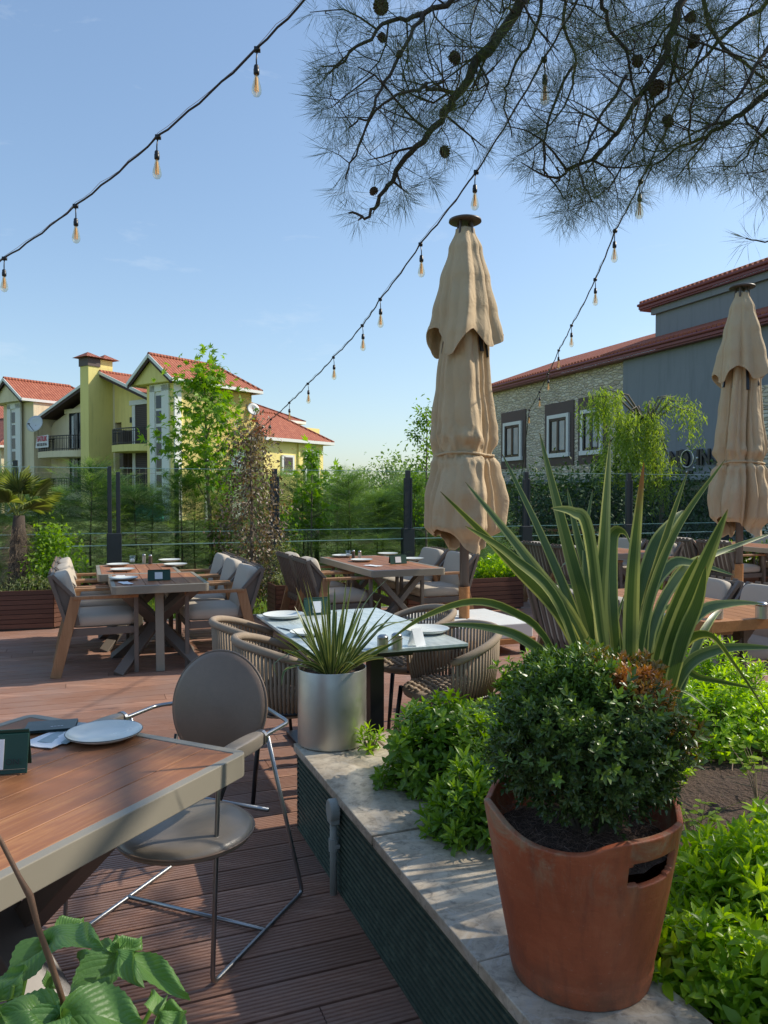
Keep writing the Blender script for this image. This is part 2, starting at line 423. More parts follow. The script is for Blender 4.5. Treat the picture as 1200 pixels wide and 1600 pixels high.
def terracotta():
    m = MT('terracotta'); v = m.coord()
    n = m.noise(v, 4, 7, .7, .5); n2 = m.noise(m.coord('Object', (1, 1, 14)), 5, 4)
    base = m.ramp(n, [(.28, (.29, .068, .026)), (.5, (.43, .108, .042)), (.72, (.52, .17, .075))])
    base = m.mix(m.math('MULTIPLY', n2, .3), base, (.26, .07, .035))
    sep = m.node('ShaderNodeSeparateXYZ'); m.l.new(v, sep.inputs[0])
    hi = m.ramp(sep.outputs[2], [(.22, 0), (.36, 1)])
    lime = m.math('MULTIPLY', m.ramp(m.noise(v, 7, 7, .75, 1.), [(.47, 0), (.62, 1)]), hi)
    base = m.mix(m.math('MULTIPLY', lime, .75), base, (.34, .25, .15))
    lo = m.ramp(sep.outputs[2], [(.0, 1), (.10, 0)]); st = m.noise(m.coord('Object', (9, 9, .8)), 3, 6, .7, .4)
    base = m.mix(m.math('MULTIPLY', m.ramp(st, [(.5, 0), (.7, 1)]), .45), base, (.13, .045, .03))
    base = m.mix(m.math('MULTIPLY', m.math('MULTIPLY', lo, m.ramp(m.noise(v, 14, 6, .7), [(.4, 0), (.6, 1)])), .7), base, (.10, .07, .045))
    sp = m.ramp(m.noise(v, 90, 3, .7), [(.66, 0), (.70, 1)]); base = m.mix(m.math('MULTIPLY', sp, .5), base, (.42, .26, .18))
    m.P(Base_Color=base, Roughness=m.math('MULTIPLY_ADD', n, .35, .42), Specular_IOR_Level=.4); m.bump(m.math('ADD', m.noise(v, 55, 6), m.math('MULTIPLY', n2, .8)), .4, .004); return m.m
M['terracotta'] = terracotta()
def fabric():
    m = MT('umbrella canvas'); v = m.coord()
    n = m.noise(v, 2, 4); wr = m.noise(m.coord('Object', (1.5, 1.5, 1)), 5, 5, .6, 1.2); we = m.noise(v, 500, 2)
    m.P(Base_Color=m.mix(n, (.56, .425, .26), (.68, .53, .345)), Roughness=.8, Specular_IOR_Level=.25)
    b1 = m.node('ShaderNodeBump'); m.l.new(wr, b1.inputs['Height']); b1.inputs['Strength'].default_value = .6; b1.inputs['Distance'].default_value = .03
    b2 = m.node('ShaderNodeBump'); m.l.new(we, b2.inputs['Height']); b2.inputs['Strength'].default_value = .15; b2.inputs['Distance'].default_value = .001
    m.l.new(b1.outputs[0], b2.inputs['Normal']); m.l.new(b2.outputs[0], m.b.inputs['Normal'])
    tr = m.node('ShaderNodeBsdfTranslucent'); tr.inputs[0].default_value = (.75, .50, .24, 1)
    mx = m.node('ShaderNodeMixShader'); mx.inputs[0].default_value = .12
    m.l.new(m.b.outputs[0], mx.inputs[1]); m.l.new(tr.outputs[0], mx.inputs[2]); m.l.new(mx.outputs[0], m.out.inputs['Surface'])
    return m.m
M['fabric'] = fabric()
def stonecap():
    m = MT('travertine cap'); v = m.coord()
    n = m.noise(v, 5, 8, .7, 1.4); n2 = m.noise(v, 26, 6, .7, .8); vo = m.noise(v, 2.2, 6, .6, 2.)
    base = m.ramp(n, [(.3, (.27, .215, .15)), (.48, (.47, .39, .29)), (.7, (.68, .59, .46))])
    base = m.mix(m.ramp(n2, [(.5, 0), (.75, 1)]), base, (.13, .11, .09))
    base = m.mix(m.math('MULTIPLY', m.ramp(vo, [(.48, 0), (.5, 1), (.52, 0)]), .6), base, (.5, .46, .4))
    m.P(Base_Color=base, Roughness=m.math('MULTIPLY_ADD', n2, .4, .2), Specular_IOR_Level=.5); m.bump(n2, .25, .003); return m.m
M['stone_cap'] = stonecap()
def stonewall():
    m = MT('split stone cladding'); v = m.coord('Object', (1, 1, 1))
    b = m.node('ShaderNodeTexVoronoi', feature='F1'); v2 = m.coord('Object', (3.2, 3.2, 9)); m.l.new(v2, b.inputs['Vector']); b.inputs['Scale'].default_value = 1.
    e = m.node('ShaderNodeTexVoronoi', feature='DISTANCE_TO_EDGE'); m.l.new(v2, e.inputs['Vector']); e.inputs['Scale'].default_value = 1.
    sp = m.node('ShaderNodeSeparateColor'); m.l.new(b.outputs['Color'], sp.inputs[0])
    base = m.ramp(sp.outputs[0], [(0, (.50, .40, .29)), (.35, (.78, .65, .47)), (.7, (.88, .78, .62)), (1, (.64, .54, .42))])
    n = m.noise(v, 22, 5)
    base = m.mix(m.math('MULTIPLY', n, .5), base, (.55, .48, .38))
    base = m.mix(m.ramp(e.outputs['Distance'], [(0, 1), (.06, 0)]), base, (.26, .22, .18))
    m.P(Base_Color=base, Roughness=.9)
    m.bump(m.math('ADD', m.ramp(e.outputs['Distance'], [(0, 0), (.2, 1)]), m.math('MULTIPLY', sp.outputs[1], 1.2)), .8, .05); return m.m
M['stone_wall'] = stonewall()
def rooftile(axis=0, name='clay roof tiles', c=(.42, .115, .06)):
    m = MT(name); v = m.coord('Object')
    w1 = m.node('ShaderNodeTexWave', wave_type='BANDS', bands_direction='XYZ'[axis], wave_profile='SIN'); m.l.new(v, w1.inputs['Vector']); w1.inputs['Scale'].default_value = 1.35
    w2 = m.node('ShaderNodeTexWave', wave_type='BANDS', bands_direction='Z', wave_profile='SAW'); m.l.new(v, w2.inputs['Vector']); w2.inputs['Scale'].default_value = 1.6
    n = m.noise(v, 3.5, 6, .7); n2 = m.noise(v, 14, 3)
    base = m.ramp(m.math('ADD', m.math('MULTIPLY', n, .6), m.math('MULTIPLY', n2, .4)), [(.35, c3(c, .6)), (.5, c), (.66, (c[0]*1.3, c[1]*1.8, c[2]*1.9))])
    base = m.mix(m.math('MULTIPLY', m.math('SUBTRACT', 1., w1.outputs['Fac']), .45), base, c3(c, .3))
    m.P(Base_Color=base, Roughness=.8)
    m.bump(m.math('ADD', w1.outputs['Fac'], m.math('MULTIPLY', w2.outputs['Fac'], .6)), .8, .05); return m.m
M['tile_x'] = rooftile(0); M['tile_y'] = rooftile(1, 'clay roof tiles along'); M['tile_far'] = rooftile(1, 'weathered roof tiles', (.34, .10, .06))
def shutter():
    m = MT('brown roller shutter'); v = m.coord('Object')
    w1 = m.node('ShaderNodeTexWave', wave_type='BANDS', bands_direction='Z', wave_profile='SIN'); m.l.new(v, w1.inputs['Vector']); w1.inputs['Scale'].default_value = 2.6
    m.P(Base_Color=m.mix(w1.outputs['Fac'], (.028, .017, .017), (.075, .05, .048)), Roughness=.6); return m.m
M['shutter'] = shutter()
def marble():
    m = MT('pale green marble top'); v = m.coord('Object', (4, 1.0, 1))
    n = m.noise(v, 3, 8, .65, 1.5); n2 = m.noise(m.coord('Object', (3, 1, 1)), 9, 6, .7, 2)
    base = m.ramp(n, [(.3, (.30, .36, .35)), (.46, (.46, .53, .52)), (.56, (.60, .66, .64)), (.7, (.40, .46, .46))])
    base = m.mix(m.math('MULTIPLY', n2, .3), base, (.68, .72, .68))
    m.P(Base_Color=base, Roughness=.18, Specular_IOR_Level=.6); return m.m
M['marble'] = marble()
def hyd():
    m = MT('hydrangea leaves'); a = m.attr('along'); b = m.attr('across')
    ph = m.math('SUBTRACT', m.math('MULTIPLY', a, 9.), m.math('MULTIPLY', m.math('ABSOLUTE', b), 4.2))
    vein = m.math('POWER', m.math('ABSOLUTE', m.math('SINE', m.math('MULTIPLY', ph, PI))), .55)
    mid = m.ramp(m.math('ABSOLUTE', b), [(0, 0), (.09, 1)])
    h = m.math('MULTIPLY', vein, mid)
    fine = m.noise(m.coord(), 130, 4)
    cc = m.mix(m.attr('rnd'), (.09, .21, .055), (.20, .39, .09))
    cc = m.mix(m.math('MULTIPLY', m.math('SUBTRACT', 1., h), .28), cc, (.22, .38, .12))
    cc = m.mix(m.math('MULTIPLY', fine, .3), cc, (.04, .10, .03))
    m.P(Base_Color=cc, Roughness=.38, Specular_IOR_Level=.5)
    m.bump(m.math('ADD', h, m.math('MULTIPLY', fine, 1.2)), .35, .003)
    tr = m.node('ShaderNodeBsdfTranslucent'); m.l.new(m.mix(.5, cc, (.35, .6, .06)), tr.inputs[0])
    mx = m.node('ShaderNodeMixShader'); mx.inputs[0].default_value = .35
    m.l.new(m.b.outputs[0], mx.inputs[1]); m.l.new(tr.outputs[0], mx.inputs[2]); m.l.new(mx.outputs[0], m.out.inputs['Surface']); return m.m
M['hydrangea'] = hyd()
def blade(name, dark, edge, wob=.0):
    m = MT(name); b = m.math('ABSOLUTE', m.attr('across')); r = m.attr('rnd')
    n = m.noise(m.coord('Object'), 30, 3)
    e = m.ramp(m.math('ADD', b, m.math('MULTIPLY', m.math('SUBTRACT', r, .5), .25)), [(.68, 0), (.80, 1)])
    st = m.math('FRACT', m.math('MULTIPLY', m.attr('across'), 3.7)); st = m.ramp(st, [(.0, 0), (.5, 1)])
    dk = m.mix(m.math('MULTIPLY', st, .4), dark, c3(dark, 1.9))
    cc = m.mix(e, dk, edge)
    side = m.ramp(m.math('MULTIPLY', m.attr('across'), m.math('MULTIPLY_ADD', r, 2., -1.)), [(.18, 0), (.25, 1)])
    cc = m.mix(m.math('MULTIPLY', side, .35), cc, edge)
    cc = m.mix(m.attr('brown'), cc, (.28, .11, .04))
    cc = m.mix(m.math('MULTIPLY', n, .25), cc, c3(dark, .8))
    m.P(Base_Color=cc, Roughness=.36, Specular_IOR_Level=.55)
    tr = m.node('ShaderNodeBsdfTranslucent'); m.l.new(m.mix(1., cc, (1, 1, .5), 'MULTIPLY'), tr.inputs[0])
    mx = m.node('ShaderNodeMixShader'); mx.inputs[0].default_value = .22
    m.l.new(m.b.outputs[0], mx.inputs[1]); m.l.new(tr.outputs[0], mx.inputs[2]); m.l.new(mx.outputs[0], m.out.inputs['Surface']); return m.m
M['blade'] = blade('variegated flax leaves', (.065, .11, .028), (.52, .52, .17))
M['cladding'] = woodmat('dark green cladding', (.055, .08, .058), (.12, .155, .11), axis=0, rough=.5, use_rnd=False, bump=.2)
M['mosaic_green'] = plain('green screen mesh', (.05, .30, .20), .7)

# ---------------------------------------------------------------- ground
def struct(o): o['kind'] = 'structure'; return o
def lawnmat():
    m = MT('lawn'); v = m.coord()
    n = m.noise(v, .7, 6, .6); n2 = m.noise(v, 40, 4, .7)
    base = m.ramp(m.math('ADD', m.math('MULTIPLY', n, .5), m.math('MULTIPLY', n2, .5)), [(.3, (.06, .10, .02)), (.5, (.13, .20, .035)), (.7, (.26, .30, .08))])
    m.P(Base_Color=base, Roughness=.95); m.bump(n2, 1., .03); return m.m
g = MB(); g.add([(-900, -300, 0), (900, -300, 0), (900, 2200, 0), (-900, 2200, 0)], [(0, 1, 2, 3)])
struct(g.build('ground', lawnmat(), loc=(0, 0, -.06)))
# the deck: real grooved boards laid along the terrace
BW, GAP = .140, .012
dk = MB()
def deck_board(v0, u0, u1, prof=True):
    dk.cur = random.random()
    pr = [(0, -.03), (0, -.003), (.004, 0)]
    n = 7
    for i in range(n):
        a = .009+i*(BW-.018)/n; wv = (BW-.018)/n
        pr += [(a, 0), (a+wv*.12, -.0042), (a+wv*.38, -.0042), (a+wv*.50, 0)] if prof else []
    pr += [(BW-.004, 0), (BW, -.003), (BW, -.03)]
    k = len(pr); vs = []
    for uu in (u0, u1):
        for (y, z) in pr: vs.append(W(uu, v0+y, z))
    fs = [(i, i+1, k+i+1, k+i) for i in range(k-1)]
    fs = [tuple(reversed(f)) for f in fs]
    dk.add(vs, fs)
v = -1.2; row = 0
while v < 9.32:
    u = -7-random.random()*2.2
    while u < 12.5:
        L = 2.4+random.choice((0, .6, 1.2)); deck_board(v, u, min(u+L-.003, 12.5), v < 5.5); u += L
    v += BW+GAP; row += 1
struct(dk.build('deck', M['deck']))
b = MB(); b.prism([tuple(W(a, c)[:2]) for a, c in ((-9, -1.3), (12.5, -1.3), (12.5, 9.42), (-9, 9.42))], -.055, -.034); struct(b.build('deck_subframe', M['brownmetal']))
b = MB(); b.box((1.75, 9.41, -.015), (21.5, .05, .05)); e = b.build('deck_edging', M['concrete'], rz=G, loc=(0, 0, .0)); struct(e)
# grass blades on the strip of lawn between deck and fence
N = 40000
uu = RNG.uniform(-6, 12, N); vv = 9.46+RNG.random(N)**1.3*3.2
pos = np.outer(uu, D2)+np.outer(vv, D1); pos[:, 2] = -.06
tv, tf = leaf(1, .10, 2, .1, .25, .3)
d = rdir(N)*.45+np.array([0, 0, 1.]); gr = leafcloud('grass', M['grass'], None, tv, tf, pos, d, rdir(N), RNG.uniform(.05, .12, N))
gr['kind'] = 'stuff'; tag(gr, 'short green lawn grass between the deck edge and the glass fence', 'grass', kind='stuff')

# ---------------------------------------------------------------- glass wind fence
FV = 11.0
posts_u = [-1.80, .39, 2.60, 4.71, 6.84, 8.93, 11.1, 13.3]
fn = thing('glass_fence', 'long clear glass wind screen with dark grey posts behind the deck', 'fence', W(0, FV, -.06), G)
for u in posts_u:
    p = MB()
    if abs(u-.39) < .01:
        p.box((u-.055, 0, 1.40), (.055, .05, 1.07)); p.box((u+.055, 0, 1.36), (.055, .05, 1.0)); p.box((u, 0, .51), (.19, .11, 1.04))
    else:
        p.box((u, 0, 1.38), (.075, .06, 1.10)); p.box((u-.052, -.008, 1.32), (.03, .05, .98)); p.box((u+.052, -.008, 1.32), (.03, .05, .98)); p.box((u, 0, .51), (.19, .11, 1.04))
    p.build('post', M['anthracite'], fn, bevel=.006)
    q = MB(); q.box((u, 0, -.01), (.26, .2, .02)); q.build('base_plate', M['anthracite'], fn)
for a, b_ in zip(posts_u[:-1], posts_u[1:]):
    p = MB(); p.box(((a+b_)/2, .012, .56), (b_-a-.20, .008, .93)); pl = p.build('lower_pane', M['pane'], fn)
    p = MB(); p.box(((a+b_)/2, .012, 1.032), (b_-a-.20, .012, .012)); p.build('edge_strip', M['pane_edge'], pl)
    p = MB(); p.box(((a+b_)/2, -.02, 1.39), (b_-a-.15, .008, 1.04)); pu = p.build('upper_pane', M['pane'], fn)
    p = MB(); p.box(((a+b_)/2, -.02, 1.913), (b_-a-.15, .012, .007)); p.build('edge_strip', M['pane_edge'], pu); p = MB(); p.box(((a+b_)/2, -.02, .868), (b_-a-.15, .012, .012)); p.build('edge_strip', M['pane_edge'], pu)
# thin wire fence behind on the left
wf = thing('wire_fence', 'thin grey wire mesh fence with grey posts behind the cypress trees', 'fence', W(-6, 13.6, -.06), G)
for k in range(6):
    p = MB(); p.box((k*2.5, 0, 1.05), (.07, .07, 2.1)); p.build('post', M['anthracite'], wf)
p = MB()
for k in range(44): p.tube([(0, .04, .15+k*.044), (12.5, .04, .15+k*.044)], .0022, 4) if k % 4 == 0 else None
for k in range(125): p.tube([(k*.1, .046, .05), (k*.1, .046, 2.0)], .0018, 4)
p.build('mesh_panel', M['taupe'], wf)
# ---------------------------------------------------------------- yellow house (far left)
HR = R(-35.5)
house = thing('yellow_house', 'large yellow and cream house with red tiled roofs and tall chimney beyond the hedge', 'house', (-12.2, 45, -.9), HR)
def hb(name, mat, boxes, parent=None, bevel=0):
    p = MB()
    for c, d in boxes: p.box(((c[0]+d[0])/2, (c[1]+d[1])/2, (c[2]+d[2])/2), (abs(d[0]-c[0]), abs(d[1]-c[1]), abs(d[2]-c[2])))
    return p.build(name, mat, parent if parent is not None else house, bevel=bevel)
Z0 = .9    # camera-side ground is .9 above this base: heights below are above the base
def H(z): return z+Z0
def gable(x0, x1, xa, ze, za, y0, y1, hip, over, mat, th=.16, fasc='trim_white', tower=True):
    """gable roof, ridge along y, slopes to x; hip = how far the ridge stops before y1"""
    r = MB(); f = MB()
    A0, A1 = Vector((x0, y0-over, ze)), Vector((x0, y1, ze)); B0, B1 = Vector((x1, y0-over, ze)), Vector((x1, y1, ze))
    T0, T1 = Vector((xa, y0-over, za)), Vector((xa, y1-hip, za))
    up = Vector((0, 0, th))
    r.add([A0+up, T0+up, T1+up, A1+up], [(0, 1, 2, 3)]); r.add([B0+up, B1+up, T1+up, T0+up], [(0, 1, 2, 3)]); r.add([A1+up, T1+up, B1+up], [(0, 1, 2)])
    roof = r.build('roof', mat, house)
    s = MB(); s.add([A0, A1, T1, T0], [(0, 1, 2, 3)]); s.add([B0, T0, T1, B1], [(0, 1, 2, 3)]); s.add([A1, B1, T1], [(0, 1, 2)]); s.build('soffit', M['dark_soffit'], roof)
    e = MB()
    for a, b_ in ((A0, T0), (T0, B0)): e.bar(a+up*.55+Vector((0, -.03, 0)), b_+up*.55+Vector((0, -.03, 0)), .05, th*1.1)
    for a, b_ in ((A0, A1), (B0, B1), (A1, B1)): e.bar(a+up*.5, b_+up*.5, .12, th*1.15)
    e.build('fascia', M[fasc], roof)
    dkb = MB()
    for a, b_ in ((A0, T0), (T0, B0)): dkb.bar(a-up*.4+Vector((0, .03, 0)), b_-up*.4+Vector((0, .03, 0)), .05, th*1.5)
    dkb.build('barge_board', M['dark_soffit'], roof)
    rt = MB(); rt.tube([T0+up, T1+up], .13, 8); rt.tube([T1+up, A1+up], .1, 6); rt.tube([T1+up, B1+up], .1, 6); rt.build('ridge_tile', mat, roof)
    return roof
# walls
hb('wall', M['wall_yellow'], [((-7.2, 1.5, -1), (-.01, 13, H(6.2))), ((-1.2, .6, -1), (0, 6.2, H(8.0)))])
hb('wall', M['wall_cream'], [((-19.4, 1.5, -1), (-7.9, 13, H(6.2))), ((-19.4, .2, -1), (-15.4, 6, H(8.0)))])
hb('wall', M['wall_yellow'], [((-3.9, 6.3, -1), (1.0, 12.2, H(5.1)))])
# main gable infill
p = MB(); p.add([(-7.9, 1.5, H(6.2)), (-1.3, 1.5, H(6.2)), (-1.9, 1.5, H(6.9)), (-7.9, 1.5, H(9.1))], [(0, 1, 2, 3)]); p.build('gable_wall', M['wall_yellow'], house)
p = MB(); p.add([(-15.4, 1.5, H(6.2)), (-7.9, 1.5, H(6.2)), (-7.9, 1.5, H(9.1)), (-15, 1.5, H(6.6))], [(0, 1, 2, 3)]); p.build('gable_wall', M['wall_cream'], house)
gable(-16.2, -.9, -8.1, H(6.55), H(9.3), 1.5, 12.5, 3, 1.0, M['tile_y'])
# towers
hb('wall', M['wall_yellow'], [((-2.6, -.0, -1), (-.0, 6.2, H(8.0)))])
for (x0, x1, mt) in ((-3.5, .6, 'wall_olive'), (-19.9, -15.3, 'wall_cream')):
    xa = (x0+x1)/2
    p = MB(); p.add([(x0+.15, -.5, H(8.05)), (x1-.15, -.5, H(8.05)), (xa, -.5, H(9.45))], [(0, 1, 2)])
    p.add([(x0+.15, -.5, H(8.05)), (x1-.15, -.5, H(8.05)), (x1-.15, 6, H(8.05)), (x0+.15, 6, H(8.05))], [(3, 2, 1, 0)])
    p.build('gable_wall', M[mt], house)
    gable(x0, x1, xa, H(8.0), H(9.55), -.5, 6.6, 2.2, .25, M['tile_y'])
    tr = hb('pilaster', M['trim_white'], [((xa-.75, -.12, -1), (xa-.3, .0, H(7.95))), ((xa+.35, -.12, -1), (xa+1.0, .0, H(7.95))), ((xa-.75, -.12, H(7.6)), (xa+1., .0, H(8.02)))])
    w_ = hb('window', M['trim_white'], [((xa-.3, -.03, -1), (xa+.35, .01, H(7.6)))])
    hb('pane', M['win'], [((xa-.22, -.06, H(z)), (xa+.27, -.035, H(z+.75))) for z in (0, .95, 1.9, 2.85, 3.8, 4.75, 5.7, 6.6)], w_)
hb('corner_strip', M['trim_white'], [((.0, -.1, -1), (.08, .4, H(7.95)))])
# wing roof (hip)
A = [Vector(v_) for v_ in ((-4.5, 5.9, H(5.15)), (1.5, 5.9, H(5.15)), (1.5, 12.8, H(5.15)), (-4.5, 12.8, H(5.15)))]; T = [Vector((-1.3, 7.6, H(7.1))), Vector((-1.3, 9.6, H(7.1)))]
p = MB(); p.add([A[0], A[1], T[0]], [(0, 1, 2)]); p.add([A[1], A[2], T[1], T[0]], [(0, 1, 2, 3)]); p.add([A[2], A[3], T[1]], [(0, 1, 2)]); p.add([A[3], A[0], T[0], T[1]], [(0, 1, 2, 3)])
rf = p.build('roof', M['tile_y'], house)
p = MB()
for i in range(4): p.bar(A[i]-Vector((0, 0, .1)), A[(i+1) % 4]-Vector((0, 0, .1)), .12, .2)
p.build('fascia', M['trim_white'], rf)
p = MB(); p.add([a-Vector((0, 0, .1)) for a in A], [(0, 3, 2, 1)]); p.build('soffit', M['dark_soffit'], rf)
p = MB(); p.tube([A[1], T[0], T[1], A[2]], .1, 6); p.build('ridge_tile', M['tile_y'], rf)
# side wall features
w_ = hb('window', M['trim_white'], [((1.0, 7.9, H(2.8)), (1.1, 9.1, H(4.1)))]); hb('shutter', M['shutter'], [((1.1, 8.1, H(2.95)), (1.13, 8.9, H(3.95)))], w_)
w_ = hb('window', M['trim_white'], [((1.0, 10.2, H(1.6)), (1.1, 11.7, H(4.3)))]); hb('shutter', M['shutter'], [((1.1, 10.4, H(1.7)), (1.13, 11.5, H(4.0)))], w_)
hb('window_head', M['trim_white'], [((1.0, 10.0, H(4.3)), (1.22, 11.9, H(4.55)))])
hb('pilaster', M['trim_white'], [((.0, 4.3, -1), (.1, 5.6, H(4.3)))])
hb('pilaster', M['trim_white'], [((-.0, 2.2, -1), (.06, 2.5, H(5.3)))])
hb('downpipe', M['wall_olive'], [((1.0, 9.5, -1), (1.12, 9.65, H(5.0)))])
# chimney
ch = hb('chimney', M['wall_olive'], [((-9.0, -.3, -1), (-8.1, 1.5, H(9.75)))])
hb('chimney_hood', M['brown_panel'], [((-9.06, -.36, H(9.75)), (-8.04, .55, H(10.25)))], ch)
hb('chimney_top', M['wall_yellow'], [((-9.0, .55, H(9.75)), (-8.1, 1.5, H(10.25)))], ch)
p = MB()
for x0, x1, ya, yb in ((-9.35, -7.75, -.65, .6), (-9.3, -7.8, .6, 1.85)):
    xa = (x0+x1)/2; p.add([(x0, ya, H(10.3)), (x1, ya, H(10.3)), (x1, yb, H(10.3)), (x0, yb, H(10.3)), (xa, (ya+yb)/2, H(10.7))], [(0, 1, 4), (1, 2, 4), (2, 3, 4), (3, 0, 4), (3, 2, 1, 0)])
p.build('chimney_roof', M['tile_far'], ch)
for x, y, z in ((-5.2, 5.8, 8.9), (-3.2, 4.0, 8.2)):
    cc = hb('chimney', M['wall_olive'], [((x-.45, y-.45, H(6.5)), (x+.45, y+.45, H(z+.35)))])
    p = MB(); p.add([(x-.7, y-.7, H(z+.35)), (x+.7, y-.7, H(z+.35)), (x+.7, y+.7, H(z+.35)), (x-.7, y+.7, H(z+.35)), (x, y, H(z+.85))], [(0, 1, 4), (1, 2, 4), (2, 3, 4), (3, 0, 4), (3, 2, 1, 0)]); p.build('chimney_roof', M['tile_far'], cc)
# windows with shutters behind the balconies
for (x0, x1, z0, z1, sh) in ((-5.6, -3.1, 4.65, 7.0, True), (-5.6, -3.1, 1.7, 4.0, True), (-12.9, -10.0, 4.65, 6.9, False), (-12.9, -10.0, 1.7, 4.0, False)):
    f = hb('window', M['trim_white' if sh else 'wall_cream'], [((x0-.3, 1.36, H(z0)), (x0, 1.5, H(z1+.2))), ((x1, 1.36, H(z0)), (x1+.3, 1.5, H(z1+.2))), ((x0-.5, 1.3, H(z1+.2)), (x1+.5, 1.5, H(z1+.5)))])
    if sh: hb('shutter', M['shutter'], [((x0, 1.4, H(z0)), (x1, 1.48, H(z1+.2)))], f)
    else:
        hb('pane', M['win'], [((x0, 1.42, H(z0)), (x1, 1.48, H(z1+.2)))], f)
        hb('mullion', M['black'], [((x0+k*(x1-x0)/3-.04, 1.36, H(z0)), (x0+k*(x1-x0)/3+.04, 1.42, H(z1+.2))) for k in range(4)], f)
        hb('curtain', M['winlight'], [((x0+.25, 1.405, H(z0)), (x0+.45, 1.415, H(z1))), ((x1-.5, 1.405, H(z0)), (x1-.2, 1.415, H(z1)))], f)
hb('brown_cladding', M['brown_panel'], [((-6.6, 1.2, -1), (-6.05, 1.5, H(5.6))), ((-6.6, .9, -1), (-6.2, 1.2, H(5.6)))])
# curved balconies with iron railing
for (xc, hw, zf, mt) in ((-4.4, 2.05, 4.55, 'wall_olive'), (-4.4, 2.05, 1.65, 'wall_olive'), (-12.3, 2.7, 4.4, 'wall_cream'), (-12.3, 2.7, 1.55, 'wall_cream')):
    arc = [(xc+hw*math.cos(a)*1.0, .7-1.15*math.sin(a)**.8) for a in [PI*k/18 for k in range(19)]]
    arc = [(xc+hw, 1.5)]+arc+[(xc-hw, 1.5)]
    p = MB(); p.prism(list(reversed(arc)), H(zf-.42), H(zf)); bal = p.build('balcony', M[mt], house)
    p = MB(); arcs = [(x*1., y+.06) for x, y in arc]
    p.tube([(x, y, H(zf+1.0)) for x, y in arcs], .035, 5); p.tube([(x, y, H(zf+.12)) for x, y in arcs], .025, 5); p.tube([(x, y, H(zf+.82)) for x, y in arcs], .02, 5)
    for (a, b_) in zip(arcs[:-1], arcs[1:]):
        L = math.dist(a, b_); k = max(1, int(L/.14))
        for j in range(k):
            t = j/k; x = a[0]+(b_[0]-a[0])*t; y = a[1]+(b_[1]-a[1])*t
            p.box((x, y, H(zf+.5)), (.03, .03, 1.0))
    p.build('railing', M['black'], bal)
# lower grille and garden level window
w_ = hb('window', M['wall_cream'], [((-4.6, 1.35, H(-.2)), (-2.7, 1.5, H(1.05)))]); hb('pane', M['win'], [((-4.4, 1.3, H(-.05)), (-2.9, 1.35, H(.9)))], w_)
hb('wall_lamp', M['black'], [((-6.15, 1.36, H(6.1)), (-5.95, 1.5, H(6.45)))])
hb('awning', M['mosaic_green'], [((-1.8, -1.6, H(-.6)), (.8, -1.5, H(.9)))])
def local(x, y, z): return Matrix.Translation(house.location) @ Matrix.Rotation(HR, 4, 'Z') @ Vector((x, y, z))
# satellite dishes
def dish(loc, rz, label, s=1.):
    t = thing('satellite_dish', label, 'satellite dish', loc, rz, 'satellite dishes on the yellow house')
    p = MB(); T = Matrix.Rotation(R(72), 4, 'X')
    p.lathe([(0.001, .16), (.2, .145), (.4, .10), (.6, .0), (.61, -.02), (.4, .08), (.2, .125), (.001, .14)], 28, T @ Matrix.Scale(-s, 4, (0, 0, 1)) @ Matrix.Scale(s, 4, (1, 0, 0)) @ Matrix.Scale(s, 4, (0, 1, 0)))
    p.build('reflector', M['dish'], t, smooth=True)
    p = MB(); p.tube([(0, -.1, -.5*s), (0, -.65*s, -.1)], .02, 6); p.box((0, -.66*s, -.06), (.09, .12, .09)); p.build('feed_arm', M['black'], t)
    p = MB(); p.tube([(0, .1, -.1), (0, .35, -.15), (0, .35, -.9*s)], .03, 6); p.build('mast', M['taupe'], t)
dish(local(-14.4, -.3, H(6.35)), HR+R(25), 'grey satellite dish above the left balcony of the yellow house')
dish(local(.25, 6.1, H(7.0)), HR+R(70), 'pale satellite dish on the right hand corner of the yellow house', .7)
# for sale banner on the railing
bn = thing('banner', 'white for sale banner with red letters tied on the left balcony railing', 'banner', local(-13.0, -.56, H(4.62)), HR+R(-2))
p = MB(); p.add([(-.95, .0, .02), (.95, -.12, .02), (.95, -.12, .85), (-.75, 0, .80)], [(0, 1, 2, 3)]); p.build('cloth', M['banner'], bn)
def text(s, size, mat, parent, loc, rot, name='lettering', ext=.004, bold=0., sx=1.):
    cu = bpy.data.curves.new(name, 'FONT'); cu.body = s; cu.size = size; cu.extrude = ext; cu.align_x = 'CENTER'; cu.align_y = 'CENTER'; cu.offset = bold
    to = bpy.data.objects.new(name, cu); col.objects.link(to)
    dg = bpy.context.evaluated_depsgraph_get(); me = bpy.data.meshes.new_from_object(to.evaluated_get(dg))
    bpy.data.objects.remove(to); me.materials.clear(); me.materials.append(mat)
    o = bpy.data.objects.new(name, me); col.objects.link(o); o.parent = parent; o.location = loc; o.rotation_euler = rot; o.scale = (sx, 1, 1)
    return o
text('SATILIK', .46, M['red_ink'], bn, (.06, -.10, .60), (PI/2, 0, R(-3.6)), bold=.012, sx=.92)
text('0537 355 07 34', .25, M['brown_panel'], bn, (.03, -.10, .22), (PI/2, 0, R(-3.6)), bold=.008, sx=.88)

